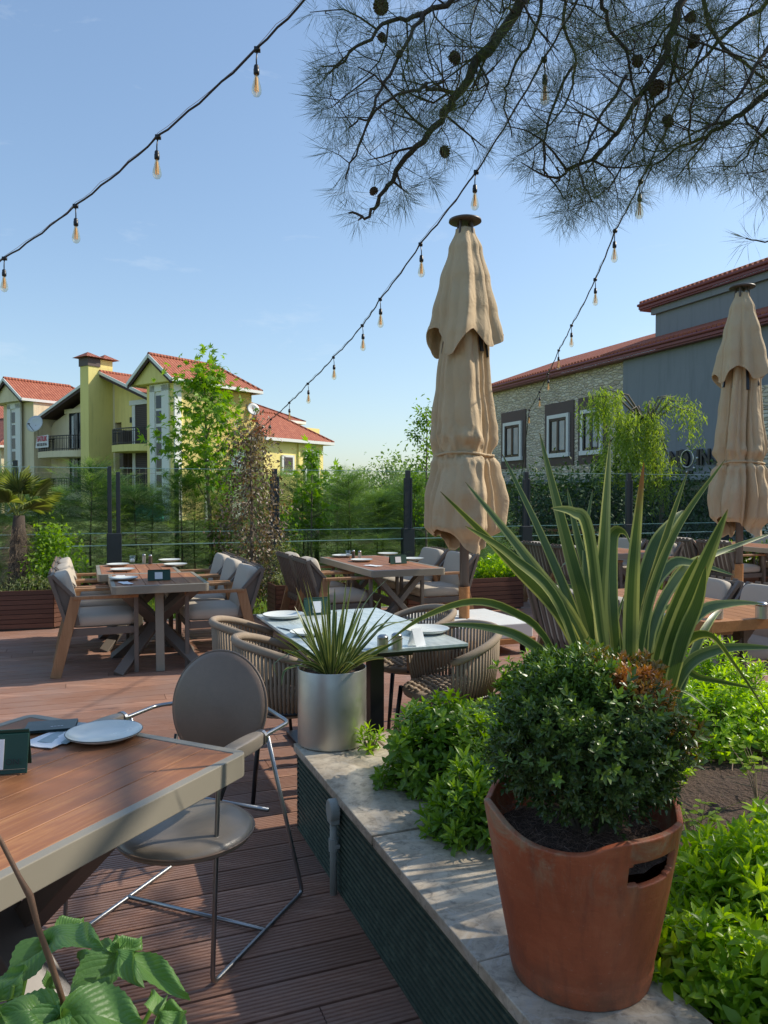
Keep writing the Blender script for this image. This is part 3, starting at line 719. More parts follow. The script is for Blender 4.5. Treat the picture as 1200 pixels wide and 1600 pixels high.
# ---------------------------------------------------------------- small red roofed house far left
sh = thing('red_roof_house', 'small cream house with red tiled roof at the left edge behind the palm', 'house', (-34, 64, -.9), R(-35))
def sb(name, mat, c, d, par=None):
    p = MB(); p.box(((c[0]+d[0])/2, (c[1]+d[1])/2, (c[2]+d[2])/2), (d[0]-c[0], d[1]-c[1], d[2]-c[2])); return p.build(name, mat, par or sh)
sb('wall', M['wall_cream'], (-9, 0, -1), (4, 9, 6.2))
def hip(par, x0, x1, y0, y1, z, h, mat, ins):
    A = [Vector(q) for q in ((x0, y0, z), (x1, y0, z), (x1, y1, z), (x0, y1, z))]; T = [Vector((x0+ins, (y0+y1)/2, z+h)), Vector((x1-ins, (y0+y1)/2, z+h))]
    p = MB(); p.add([A[0], A[1], T[1], T[0]], [(0, 1, 2, 3)]); p.add([A[1], A[2], T[1]], [(0, 1, 2)]); p.add([A[2], A[3], T[0], T[1]], [(0, 1, 2, 3)]); p.add([A[3], A[0], T[0]], [(0, 1, 2)]); p.add(A, [(3, 2, 1, 0)])
    r = p.build('roof', mat, par)
    p = MB(); p.tube([A[0], T[0], T[1], A[1]], .11, 6); p.build('ridge_tile', mat, r)
    p = MB()
    for i in range(4): p.bar(A[i], A[(i+1) % 4], .1, .18)
    p.build('fascia', M['trim_white'], r)
hip(sh, -9.6, 4.6, -.6, 9.6, 6.2, 3.0, M['tile_far'], 4)
w_ = sb('window', M['trim_white'], (-1.6, -.1, 3.4), (1.4, 0, 5.6)); sb('pane', M['win'], (-1.2, -.14, 3.6), (1.0, -.1, 5.3), w_)
sh2 = thing('red_roof_house', 'taller house with stepped red roofs behind the small house at the left edge', 'house', (-45, 78, -.9), R(-35))
sb('wall', M['wall_cream'], (-6, 0, -1), (6, 8, 9.3), sh2); hip(sh2, -6.6, 6.6, -.6, 8.6, 9.3, 3.2, M['tile_far'], 4)
sb('dormer', M['wall_cream'], (-1, -.3, 9.4), (2, 3, 11), sh2)

# ---------------------------------------------------------------- stone and grey building (right)
U0 = 20.0
rb = thing('stone_building', 'two storey building with split stone and blue grey facade under red tiles', 'building', W(U0, 0, 0), G)
# local frame: x = away from the terrace, y = along the facade (away from camera), facade plane x = 0
def rbox(name, mat, c, d, par=None, bevel=0):
    p = MB(); p.box(((c[0]+d[0])/2, (c[1]+d[1])/2, (c[2]+d[2])/2), (abs(d[0]-c[0]), abs(d[1]-c[1]), abs(d[2]-c[2]))); return p.build(name, mat, par or rb, bevel=bevel)
def fy(px): # facade position along y of an image column
    t = (px-600)/F; Y = U0/(.931*t+.365); return -.365*t*Y+.931*Y
EZ = 6.75
y_end, y_st, y_near = fy(768), fy(976), fy(1300)
GZ = 2.15
rbox('wall', M['stone_wall'], (0, y_st, GZ), (9, y_end, EZ))
rbox('wall', M['wall_grey'], (-.12, y_near-48, GZ), (9, y_st, EZ))
rbox('wall', M['wall_grey'], (.35, y_near-48, -.1), (9, y_end, GZ))
# stone panel again to the right of the second umbrella
rbox('stone_panel', M['stone_wall'], (-.16, fy(1290), .1), (-.12, fy(1178), 4.9))
# ground floor glazing
for k in range(-6, 9):
    ya = y_near+k*(y_end-y_near)/9
    f = rbox('window', M['anthracite'], (.27, ya+.12, .1), (.35, ya+(y_end-y_near)/9-.12, GZ-.1))
    rbox('pane', M['dark_glass'], (.24, ya+.24, .2), (.27, ya+(y_end-y_near)/9-.24, GZ-.22), f)
rbox('ledge', M['wall_grey'], (-.3, y_near-48, GZ-.16), (.35, y_end, GZ))
for (pa, pb) in ((784, 822), (852, 897), (904, 949)):
    yb, ya = fy(pa), fy(pb); yc = (ya+yb)/2; hw = (yb-ya)/2
    rbox('surround', M['brown_panel'], (-.05, ya, 2.78), (0.02, yb, 5.62))
    f = MB(); ww = hw*.74; z0, z1 = 3.25, 5.0
    for (c, d) in (((-.07, yc-ww, z1-.13), (.18, 2*ww, 0)),): pass
    f.box((-.09, yc, z1), (.1, 2*ww, .16)); f.box((-.09, yc, z0), (.14, 2*ww+.1, .18)); f.box((-.09, yc-ww+.08, (z0+z1)/2), (.1, .16, z1-z0-.16)); f.box((-.09, yc+ww-.08, (z0+z1)/2), (.1, .16, z1-z0-.16))
    wf_ = f.build('window', M['trim_white'], rb)
    f = MB(); f.box((-.065, yc, (z0+z1)/2), (.02, 2*ww-.32, z1-z0-.17)); f.build('pane', M['win'], wf_)
    f = MB()
    for q in (-1, 0, 1): f.box((-.09, yc+q*(ww-.21), (z0+z1)/2), (.05, .1 if q else .16, z1-z0-.17))
    f.box((-.09, yc, z1-.13), (.05, 2*ww-.32, .1)); f.box((-.09, yc, z0+.13), (.05, 2*ww-.32, .1)); f.build('casement', M['black'], wf_)
    f = MB(); f.box((-.078, yc-(ww-.3)/2-.02, (z0+z1)/2), (.006, (ww-.34)*.8, z1-z0-.45)); f.box((-.078, yc+(ww-.3)/2+.02, (z0+z1)/2), (.006, (ww-.34)*.8, z1-z0-.45)); f.build('blind', M['winlight'], wf_)
# eaves, fascia and tiled roof sloping up and away
def sloperoof(y0, y1, z, x0, x1, dz, nm='roof'):
    s = MB(); s.add([(x0, y0, z+.28), (x0, y1, z+.28), (x1, y1, z+dz), (x1, y0, z+dz)], [(3, 2, 1, 0)])
    n = int((y1-y0)/.22)
    for k in range(n):
        yy = y0+(k+.5)*(y1-y0)/n
        s.cur = random.random(); s.tube([(x0-.04, yy, z+.30), (x1, yy, z+dz+.03)], .085, 6, cap=True)
    r = s.build(nm, M['tile_far_x'], rb)
    f = MB(); f.box((x0-.02, (y0+y1)/2, z+.15), (.08, y1-y0, .20)); f.tube([(x0-.09, y0, z+.21), (x0-.09, y1, z+.21)], .06, 8); f.build('gutter', M['red_fascia'], r, bevel=.01)
    f = MB(); f.box((x0+.35, (y0+y1)/2, z+.02), (.7, y1-y0, .05)); f.build('soffit', M['red_fascia'], r)
    f = MB(); f.add([(x0, y1, z), (x0, y1, z+.3), (x1, y1, z+dz), (x1, y1, z)], [(0, 1, 2, 3)]); f.add([(x0, y0, z), (x0, y0, z+.3), (x1, y0, z+dz), (x1, y0, z)], [(3, 2, 1, 0)]); f.build('gable_wall', M['wall_grey'], r)
M['tile_far_x'] = plain('barrel roof tiles', (.40, .12, .07), .8, 0, .35, 2.5, .4, 20, .02)
sloperoof(y_near-48, y_end+.5, EZ, -.42, 4.6, 2.05)
# upper storey set back
UY = 21.4*1/(1); t_ = (1022-600)/F; Yk = (U0+1.5)/(.931*t_+.365); yk = -.365*t_*Yk+.931*Yk
rbox('wall', M['wall_grey'], (1.5, y_near-48, EZ), (9, yk, 8.95))
sloperoof(y_near-48, yk+.6, 8.95, 1.2, 5.0, 1.7)
rbox('band', M['wall_grey'], (1.35, y_near-48, 8.7), (1.5, yk+.1, 8.97))
# the sign
sg = thing('wall_sign', 'black metal letters and cog emblem mounted on the blue grey wall', 'sign', W(U0-.16, fy(1085), 2.74), G)
def sy(px): return fy(px+8)-fy(1085)
Mx = Matrix.Rotation(-PI/2, 4, 'Z')
text('IN', .74, M['black'], sg, (-.05, sy(1098), 0), (PI/2, 0, -PI/2), ext=.03, bold=.022, sx=.86)
text('S', .74, M['black'], sg, (-.05, sy(1117), 0), (PI/2, 0, -PI/2), ext=.03, bold=.022, sx=.86)
text('N', .74, M['black'], sg, (-.05, sy(1052), 0), (PI/2, 0, -PI/2), ext=.03, bold=.022, sx=.86)
p = MB(); T = Matrix.Translation((-.02, sy(1064), 0)) @ Matrix.Rotation(PI/2, 4, 'Y'); p.lathe([(.001, -.05), (.33, -.05), (.34, -.03), (.34, .03), (.001, .03)], 32, T); p.build('disc', M['black'], sg, smooth=False)
p = MB(); yc = sy(1074); p.tube([(-.09, yc+.30*math.cos(a), .30*math.sin(a)) for a in [2*PI*k/32 for k in range(32)]], .03, 8, closed=True); p.build('ring', M['steel'], sg, smooth=True)
p = MB()
for k in range(5):
    a = PI/2-k*PI/4+0; p.sq((-.09, yc-.47*math.cos(-PI/2+k*PI/4)*1., .47*math.sin(-PI/2+k*PI/4)), (.09, .11, .11), 1., 1., nu=10, nv=6)
p.build('bead', M['steel'], sg, smooth=True)
p = MB(); yc = sy(1000); p.tube([(-.09, yc+.30*math.cos(a), .30*math.sin(a)) for a in [2*PI*k/32 for k in range(32)]], .03, 8, closed=True); p.build('ring', M['steel'], sg, smooth=True)
rbox('sign_board', M['black'], (-.17, fy(1087), 2.08), (-.12, fy(1050), 2.32))
# ---------------------------------------------------------------- trees and background plants
def wob(pts, amp):
    return [Vector(p)+Vector(((random.random()-.5)*amp, (random.random()-.5)*amp, (random.random()-.5)*amp*.5)) for p in pts]
def limb_path(a, d, L, n=6, droop=0., jit=.25):
    d = Vector(d).normalized(); p = Vector(a); out = [p.copy()]
    for i in range(n):
        d = (d+Vector((random.gauss(0, jit), random.gauss(0, jit), random.gauss(0, jit)-droop/n))).normalized()
        p = p+d*(L/n); out.append(p.copy())
    return out
# cypress hedge: every tree its own object
def cypress(seed, dark=False):
    rs = np.random.default_rng(seed)
    tv0, tf0 = leaf(1, .42, 1, .0, .1, .5); parts = []
    for sgn, k in ((-1, 0), (1, 0), (-1, 1), (1, 1)):
        a = R(44)*sgn; c_, s_ = math.cos(a), math.sin(a); v_ = tv0*(.62-.10*k)
        x = v_[:, 0]*c_-v_[:, 1]*s_+.28*k; y = v_[:, 0]*s_+v_[:, 1]*c_
        parts.append((np.stack([x, y, v_[:, 2]-.04*k], 1), tf0))
    parts.append((tv0*np.array([1.1, .9, 1]), tf0))
    tv, tf = join_t(parts)
    root = thing('cypress_tree', '', 'tree'); pos = []; d = []; rn = []; sc = []
    br_ = MB()
    for b_ in range(200):
        z = 2.1*(b_+.5)/200+rs.normal()*.03; a = b_*2.39996+rs.normal()*.3; L = (.14+.56*(1-(max(z, 0)/2.2)**1.5))*rs.uniform(.65, 1.2)
        up0 = .15+rs.normal()*.12+.9*(z/2.2)**3
        for q in range(13):
            s_ = (q+.6)/13; r = L*s_; zz = z+up0*r+.25*r*s_
            pos.append((r*math.cos(a), r*math.sin(a), zz)); side = rs.normal()*.75
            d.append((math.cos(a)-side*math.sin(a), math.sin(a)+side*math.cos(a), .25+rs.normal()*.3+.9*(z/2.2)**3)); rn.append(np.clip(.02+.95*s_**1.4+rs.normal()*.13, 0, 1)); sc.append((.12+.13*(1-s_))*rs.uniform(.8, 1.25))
    for q in range(26): pos.append((rs.normal()*.015, rs.normal()*.015, 1.9+q*.014)); d.append((rs.normal()*.5, rs.normal()*.5, 1)); rn.append(.9); sc.append(.09)
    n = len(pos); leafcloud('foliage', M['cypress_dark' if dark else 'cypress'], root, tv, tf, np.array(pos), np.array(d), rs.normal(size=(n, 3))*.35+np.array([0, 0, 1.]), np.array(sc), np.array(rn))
    p = MB(); p.tube([(0, 0, -.05), (.02, 0, .8), (0, .02, 2.1)], [.012, .010, .004], 6); p.build('trunk', M['bark_grey'], root)
    return root
cyp = [cypress(1), cypress(2), cypress(3)]
used = [False]*3
k = 0; uu = -6.3
CY = []
while uu < 6.9:
    CY.append((uu, 12.2+random.uniform(-.25, .25), random.uniform(.66, .90))); CY.append((uu+.3, 13.1+random.uniform(-.25, .25), random.uniform(.72, .94))); uu += random.uniform(.56, .72)
N_CY = len(CY)
desc = ['narrow', 'full', 'ragged', 'bushy', 'loose', 'slim']
for i, (u_, v_, s_) in enumerate(CY):
    j = i % 3; loc = W(u_, v_, -.06); lab = 'feathery green cypress in the hedge row behind the glass fence'
    if not used[j]:
        o = cyp[j]; o.location = loc; o.rotation_euler = (0, 0, random.random()*6); o.scale = (s_*1.7, s_*1.7, s_); o['label'] = lab; o['group'] = 'cypress trees of the hedge behind the glass fence'; used[j] = True
    else: dup(cyp[j], loc, random.random()*6, lab, 'cypress trees of the hedge behind the glass fence', (s_*1.7, s_*1.7, s_))
# broad background hedges / trees beyond, each a thing
def leafy_tree(name, label, loc, h, cr, cz, leafm, n, ls, trunk_r=.03, trunk_m='bark_grey', group=None, blobs=9, tshape=None, squash=1., seed=1, lean=(0, 0), limbs=9, cat='tree', trunk_h=None):
    rs = np.random.default_rng(seed); random.seed(seed)
    root = thing(name, label, cat, loc, 0, group)
    th = trunk_h or h*.8
    tp = [(lean[0]*t, lean[1]*t, th*t) for t in (0, .3, .6, .85, 1)]; tp = wob(tp, trunk_r*1.2); tp[0] = Vector((0, 0, -.05))
    p = MB(); p.tube(tp, [trunk_r, trunk_r*.85, trunk_r*.65, trunk_r*.4, trunk_r*.2], 8)
    cen = []; 
    for k in range(limbs):
        t = .38+.6*k/limbs; base = Vector(tp[0]).lerp(Vector(tp[-1]), t); a = k*2.4+rs.random()
        zz = cz[0]+(cz[1]-cz[0])*(k+.5)/limbs
        rr = cr*math.sin(PI*min(.95, max(.12, (zz-cz[0]+.2*(cz[1]-cz[0]))/((cz[1]-cz[0])*1.25))))*rs.uniform(.6, .95)
        tgt = Vector((math.cos(a)*rr+lean[0]*zz/h, math.sin(a)*rr+lean[1]*zz/h, zz))
        mid = base.lerp(tgt, .5)+Vector((0, 0, -.05*h*.3)); p.tube([base, mid, tgt], [trunk_r*.4, trunk_r*.25, trunk_r*.1], 5); cen.append(tgt); cen.append(mid.lerp(tgt, .5))
    p.build('trunk', M[trunk_m], root, smooth=True)
    cen.append(Vector((lean[0], lean[1], cz[1]-.05*h)))
    cen = np.array([tuple(c) for c in cen])
    idx = rs.integers(0, len(cen), n)
    g_ = rs.normal(size=(n, 3))*np.array([1, 1, squash])
    rad = cr*.26
    pos = cen[idx]+g_*rad*(.75+.5*rs.random((len(cen), 1)))[idx]
    d = unit(pos-cen[idx])*.8+rs.normal(size=(n, 3))*.6+np.array([0, 0, -.15])
    tv, tf = tshape or leaf(1, .5, 2, .12, .3)
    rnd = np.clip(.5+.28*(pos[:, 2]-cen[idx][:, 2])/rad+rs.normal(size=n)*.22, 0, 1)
    leafcloud('crown', M[leafm], root, tv, tf, pos, d, rs.normal(size=(n, 3))*.5+np.array([0, 0, 1.]), rs.uniform(.6, 1.1, n)*ls, rnd, np.clip(rs.normal(size=n)*.35, 0, 1))
    return root
def star_leaf():        # lobed leaf: five fingers
    parts = []
    tv0, tf0 = leaf(1, .34, 2, .1, .25, .4)
    for a, s_ in ((0, 1), (38, .85), (-38, .85), (80, .6), (-80, .6)):
        a = R(a); c_, q = math.cos(a), math.sin(a); v_ = tv0*s_
        parts.append((np.stack([v_[:, 0]*c_-v_[:, 1]*q, v_[:, 0]*q+v_[:, 1]*c_, v_[:, 2]], 1), tf0))
    return join_t(parts)
STAR = star_leaf()
pt = lambda px, Y, z=-.06: Vector(((px-600)/F*Y, Y, z))
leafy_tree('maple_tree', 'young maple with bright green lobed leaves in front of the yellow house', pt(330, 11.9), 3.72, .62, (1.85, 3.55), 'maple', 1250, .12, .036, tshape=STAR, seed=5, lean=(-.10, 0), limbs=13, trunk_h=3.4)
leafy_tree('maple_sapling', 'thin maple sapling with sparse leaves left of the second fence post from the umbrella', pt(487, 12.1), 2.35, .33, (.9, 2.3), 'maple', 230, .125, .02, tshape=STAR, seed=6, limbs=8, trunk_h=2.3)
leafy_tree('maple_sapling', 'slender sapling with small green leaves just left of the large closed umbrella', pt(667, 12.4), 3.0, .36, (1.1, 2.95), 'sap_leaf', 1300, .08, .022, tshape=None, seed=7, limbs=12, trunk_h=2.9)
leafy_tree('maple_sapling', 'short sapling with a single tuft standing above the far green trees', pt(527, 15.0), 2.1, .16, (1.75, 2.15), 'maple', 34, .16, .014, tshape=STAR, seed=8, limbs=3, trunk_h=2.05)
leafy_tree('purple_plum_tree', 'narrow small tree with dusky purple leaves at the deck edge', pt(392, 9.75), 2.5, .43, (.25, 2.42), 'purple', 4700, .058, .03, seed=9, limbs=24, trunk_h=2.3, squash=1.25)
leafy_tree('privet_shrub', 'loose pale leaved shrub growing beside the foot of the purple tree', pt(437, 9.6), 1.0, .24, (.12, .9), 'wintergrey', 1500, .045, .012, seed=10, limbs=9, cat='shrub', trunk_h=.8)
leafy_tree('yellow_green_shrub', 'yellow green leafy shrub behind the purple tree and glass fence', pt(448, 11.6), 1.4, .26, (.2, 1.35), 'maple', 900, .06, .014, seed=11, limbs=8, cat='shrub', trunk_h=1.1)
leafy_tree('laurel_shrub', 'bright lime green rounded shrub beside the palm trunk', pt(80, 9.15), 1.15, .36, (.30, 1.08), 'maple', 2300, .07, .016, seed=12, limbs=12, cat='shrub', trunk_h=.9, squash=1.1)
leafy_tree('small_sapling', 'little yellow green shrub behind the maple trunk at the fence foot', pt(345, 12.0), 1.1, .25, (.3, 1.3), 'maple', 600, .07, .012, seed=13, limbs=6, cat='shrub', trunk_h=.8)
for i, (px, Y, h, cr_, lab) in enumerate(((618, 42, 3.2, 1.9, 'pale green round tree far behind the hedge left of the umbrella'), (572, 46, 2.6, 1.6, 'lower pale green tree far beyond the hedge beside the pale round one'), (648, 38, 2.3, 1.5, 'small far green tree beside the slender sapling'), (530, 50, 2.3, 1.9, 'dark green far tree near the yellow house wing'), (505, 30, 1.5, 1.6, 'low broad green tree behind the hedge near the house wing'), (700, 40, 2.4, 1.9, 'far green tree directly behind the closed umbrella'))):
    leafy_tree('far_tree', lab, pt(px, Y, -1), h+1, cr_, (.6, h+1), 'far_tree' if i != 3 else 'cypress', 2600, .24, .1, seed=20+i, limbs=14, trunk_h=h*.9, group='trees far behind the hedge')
# a low belt of distant trees to close the horizon
N = 9000; uu = RNG.uniform(-120, 150, N); pos = np.stack([uu, 120+RNG.uniform(-12, 12, N), np.abs(RNG.normal(size=N))*1.2*(1+.6*np.sin(uu*.11)+.5*np.sin(uu*.37))-.5], 1)
tv, tf = leaf(1, .7, 2, .1, .3)
fw = leafcloud('far_woodland', M['far_tree'], None, tv, tf, pos, rdir(N), rdir(N), RNG.uniform(.8, 1.8, N)); tag(fw, 'low belt of distant green trees along the horizon', 'woodland', kind='stuff')
N = 16000; th = RNG.uniform(PI*.98, PI*2.12, N); rr_ = RNG.uniform(34, 40, N); pos = np.stack([rr_*np.cos(th)-6, rr_*np.sin(th)-4, (RNG.random(N)**.8)*(5.5+1.5*np.sin(th*9)+1.2*np.sin(th*23))], 1)
tv, tf = leaf(1, .7, 2, .1, .3)
fw = leafcloud('garden_trees', M['cypress_dark'], None, tv, tf, pos, rdir(N), rdir(N), RNG.uniform(.7, 1.5, N)); tag(fw, 'belt of dark garden trees on the side behind the camera, seen only as reflections', 'trees', kind='stuff')
# dark shrubs under the right hand building
for i, (px, Y) in enumerate(((905, 16.5), (960, 17), (1010, 18.2), (1065, 19), (860, 17.5), (1120, 16.6), (815, 18), (935, 19.5), (880, 20))):
    leafy_tree('garden_shrub', 'dark garden shrub behind the glass in front of the stone building', pt(px, Y), 1.8, .95, (.1, 1.85), 'cypress_dark', 2200, .12, .03, seed=40+i, limbs=12, cat='shrub', group='dark shrubs before the stone building', trunk_h=1.3)
# weeping willow
def willow():
    rs = np.random.default_rng(3); random.seed(3)
    root = thing('weeping_willow', 'small weeping willow with pale green hanging branches before the grey wall', 'tree', pt(1031, 17.2))
    p = MB(); top = Vector((-.3, 0, 3.1))
    p.tube([(0, 0, -.05), (.05, 0, 1.2), (-.1, .05, 2.4), top], [.07, .055, .045, .03], 8)
    pos = []; d = []; rn = []
    arms = [(-1.5, 3.75, 0, 1.0, 30), (-1.32, 3.95, .1, 1.5, 50), (-1.12, 3.85, -.1, 1.3, 40), (-.9, 3.0, .1, 1.5, 34), (-.85, 3.35, -.3, 1.7, 50), (-.6, 3.45, .2, 2.0, 60), (-.35, 3.3, -.3, 2.1, 70), (-.1, 3.15, .2, 2.1, 60), (.1, 2.4, -.2, 1.3, 22), (-.15, 3.65, .2, .5, 22), (.1, 3.75, -.1, .55, 24), (.35, 3.75, .1, .55, 24), (.6, 3.62, -.1, .75, 26), (.76, 3.4, 0, .8, 20), (-1.2, 2.6, .2, 1.5, 30)]
    for (x, z, y, L, ns) in arms:
        tip = Vector((x, y, z)); mid = top.lerp(tip, .55)+Vector((0, 0, .25)); p.tube([top, mid, tip], [.028, .02, .01], 6)
        for k in range(int(ns*.60)):
            s_ = Vector((x+rs.normal()*.12, y+rs.normal()*.2, z-abs(rs.normal())*.10+.04)); LL = L*rs.uniform(.35, 1.)
            dx, dy = rs.normal()*.07, rs.normal()*.08
            for q in range(int(LL*30)):
                t = q/(LL*30); pos.append((s_.x+dx*t+rs.normal()*.018, s_.y+dy*t+rs.normal()*.018, s_.z-LL*t)); d.append((rs.normal()*.7, rs.normal()*.7, -1.)); rn.append(np.clip(.45+rs.normal()*.25+.3*(y < 0), 0, 1))
    p.build('trunk', M['bark_grey'], root, smooth=True)
    tv, tf = leaf(1, .22, 2, .1, .2); pos = np.array(pos); n = len(pos)
    leafcloud('crown', M['willow'], root, tv, tf, pos, np.array(d), rs.normal(size=(n, 3)), rs.uniform(.08, .14, n), np.array(rn))
willow()
# palm in the left planter
def palm():
    rs = np.random.default_rng(11); root = thing('palm', 'small fan palm with a shaggy brown trunk in the left wooden planter', 'palm', pt(27, 8.95, .25))
    p = MB(); p.tube([(0, 0, -.2), (.0, 0, .2), (.01, 0, .7), (.02, 0, 1.0)], [.11, .12, .09, .06], 12); tr = p.build('trunk', M['bark_pine'], root, smooth=True)
    n = 4200; z = rs.random(n)*.95; a = rs.random(n)*2*PI; r = (.175-.06*(z/.9)+.035*np.sin(z*22))
    pos = np.stack([r*.9*np.cos(a), r*.9*np.sin(a), z-.05], 1); d = np.stack([np.cos(a)*.7, np.sin(a)*.7, -.6+rs.normal(size=n)*.7], 1)
    tv, tf = leaf(1, .20, 1, .05, .4, .3); leafcloud('fibre', M['palmtrunk'], tr, tv, tf, pos, d, rdir(n), rs.uniform(.05, .13, n))
    tv, tf = leaf(1, .055, 3, .4, .22, .5); P_ = []; D_ = []; S_ = []; N_ = []
    st = MB()
    for k in range(12):
        a = k*2.39996+.5; el = R(80-k*6.0); ax = Vector((math.cos(a)*math.cos(el), math.sin(a)*math.cos(el), math.sin(el))); b0 = Vector((0, 0, .98)); hub = b0+ax*(.26+.08*rs.random())
        st.tube([b0, b0.lerp(hub, .5)+Vector((0, 0, .01)), hub], .006, 5)
        side = ax.cross(Vector((0, 0, 1))).normalized(); up_ = side.cross(ax)
        for q in range(22):
            th = R(-82+q*164/21); P_.append(tuple(hub)); D_.append(tuple(ax*math.cos(th)+side*math.sin(th)+up_*.12*math.cos(th*2))); N_.append(tuple(up_+side*.3*math.sin(th))); S_.append(.31*(1-.25*abs(th)/1.4)*rs.uniform(.9, 1.05))
    leafcloud('frond', M['palmleaf'], root, tv, tf, np.array(P_), np.array(D_), np.array(N_), np.array(S_)); st.build('stalk', M['palmleaf'], root)
palm()
# ---------------------------------------------------------------- furniture prototypes
def strap_chair(label):      # faces +x, origin on the floor at the middle of the seat
    t = thing('armchair', label, 'chair')
    for s_ in (-1, 1):
        y = s_*.285
        p = MB(); p.bar((-.36, y, .0), (-.20, y, .655), .035, .085, up=(1, 0, 0)); p.build('rear_leg', M['arm_wood'], t, bevel=.004)
        p = MB(); p.bar((.27, y, 0), (.27, y, .64), .035, .035, up=(1, 0, 0)); p.build('front_leg', M['taupe2'], t, bevel=.003)
        p = MB(); p.bar((-.22, y, .648), (.29, y, .648), .055, .028); p.build('armrest', M['arm_wood'], t, bevel=.005)
        p = MB(); p.add([(-.215, y-.012*s_, .66), (-.17, y-.012*s_, .42), (-.25, y-.012*s_, .42), (-.40, y-.012*s_, .83), (-.365, y-.012*s_, .83)], [(0, 1, 2, 3, 4)] if s_ < 0 else [(4, 3, 2, 1, 0)])
        p.bar((-.215, y, .66), (-.38, y, .84), .03, .03); p.bar((-.25, y, .36), (-.40, y, .84), .03, .03); p.build('side_frame', M['taupe2'], t, bevel=.003)
    p = MB()
    p.bar((-.26, -.28, .36), (-.26, .28, .36), .04, .05); p.bar((.25, -.28, .36), (.25, .28, .36), .04, .05)
    for s_ in (-1, 1): p.bar((-.28, s_*.262, .36), (.27, s_*.262, .36), .03, .06)
    p.build('seat_frame', M['taupe2'], t, bevel=.003)
    p = MB(); p.bar((-.39, -.29, .82), (-.39, .29, .82), .035, .035); p.build('back_rail', M['taupe2'], t, bevel=.003)
    for k in range(7):
        y = -.225+k*.075; p = MB(); p.bar((-.255, y, .34), (-.405, y, .855), .045, .012, up=(1, 0, 0)); p.box((-.268, y, .335), (.04, .045, .03)); p.build('strap', M['strap'], t, bevel=.003)
    p = MB(); p.sq((.005, 0, .445), (.56, .52, .13), .28, .5, nu=32, nv=12); p.build('seat_cushion', M['cushion'], t, smooth=True)
    p = MB(); p.sq((-.275, 0, .645), (.13, .52, .41), .45, .3, rot=(0, R(-15), 0), nu=32, nv=16); p.build('back_cushion', M['cushion'], t, smooth=True)
    return t
ch0 = [None]
def chair(u, v, rz, label, group, z=-.0, scale=None):
    if ch0[0] is None:
        ch0[0] = strap_chair(label); o = ch0[0]; o.location = W(u, v, z); o.rotation_euler = (0, 0, G+rz); o['group'] = group; 
        return o
    return dup(ch0[0], W(u, v, z), G+rz, label, group, scale)
def rrect(w_, h_, r, n=5):
    out = []
    for cx, cy, a0 in ((w_/2-r, h_/2-r, 0), (-w_/2+r, h_/2-r, PI/2), (-w_/2+r, -h_/2+r, PI), (w_/2-r, -h_/2+r, 1.5*PI)):
        for k in range(n+1): a = a0+PI/2*k/n; out.append((cx+r*math.cos(a), cy+r*math.sin(a)))
    return out
def table_top(t, w_, L, wood='top_wood', frame='taupe', th=.066, fr=.035, nb=6, r=.035, z=.75):
    o_ = rrect(w_, L, r); i_ = rrect(w_-2*fr, L-2*fr, max(.004, r-fr+.004)); n = len(o_)
    p = MB()
    vs = [(x, y, z) for x, y in o_]+[(x, y, z) for x, y in i_]+[(x, y, z-th) for x, y in o_]+[(x, y, z-.03) for x, y in i_]
    fs = []
    for k in range(n):
        l = (k+1) % n; fs += [(k, l, n+l, n+k), (2*n+k, 2*n+l, l, k), (n+k, n+l, 3*n+l, 3*n+k)]
    fs.append(tuple(reversed(range(2*n, 3*n)))); p.add(vs, fs)
    f_ = p.build('table_edge', M[frame], t, bevel=.0025)
    p = MB(); bw = (w_-2*fr)/nb
    for k in range(nb):
        p.cur = random.random(); x = -w_/2+fr+bw*(k+.5); p.box((x, 0, z-.012), (bw-.004, L-2*fr-.003, .02))
    p.build('tabletop', M[wood], t, bevel=.0012, seg=1)
    p = MB(); p.box((0, 0, z-.0265), (w_-2*fr-.004, L-2*fr-.004, .006)); p.build('gap_shade', M['black'], t)  # black sheet added so the gaps between boards read as deep shade
def x_table(name, label, u, v, w_, L, kind, wood='top_wood', frame='taupe', leg='taupe2', rz=0, nb=6, loc=None, group=None):
    t = thing(name, label, 'table', loc if loc is not None else W(u, v), G+rz, group)
    table_top(t, w_, L, wood, frame, nb=nb)
    if kind == 'spider':
        for sx in (-1, 1):
            for sy_ in (-1, 1):
                p = MB(); p.bar((sx*(w_/2-.10), sy_*(L/2-.2), .685), (-sx*(w_/2-.05), -sy_*(L/2-.14), .0), .06, .085, up=(1, 0, 0)); p.build('leg', M[leg], t, bevel=.004)
        p = MB(); p.bar((0, -L/2+.25, .68), (0, -L/2+.17, 0), .07, .035, up=(0, 1, 0)); p.build('leg', M['taupe'], t, bevel=.004)
    else:
        for sy_ in (-1, 1):
            y = sy_*(L/2-.30)
            for sx in (-1, 1):
                p = MB(); p.bar((sx*(w_/2-.12), y+.03*sx, .685), (-sx*(w_/2-.06), y+.03*sx, 0), .055, .10, up=(0, 1, 0)); p.build('leg', M[leg], t, bevel=.004)
        p = MB(); p.bar((0, -L/2+.3, .36), (0, L/2-.3, .36), .05, .08); p.build('stretcher', M[leg], t, bevel=.004)
    return t
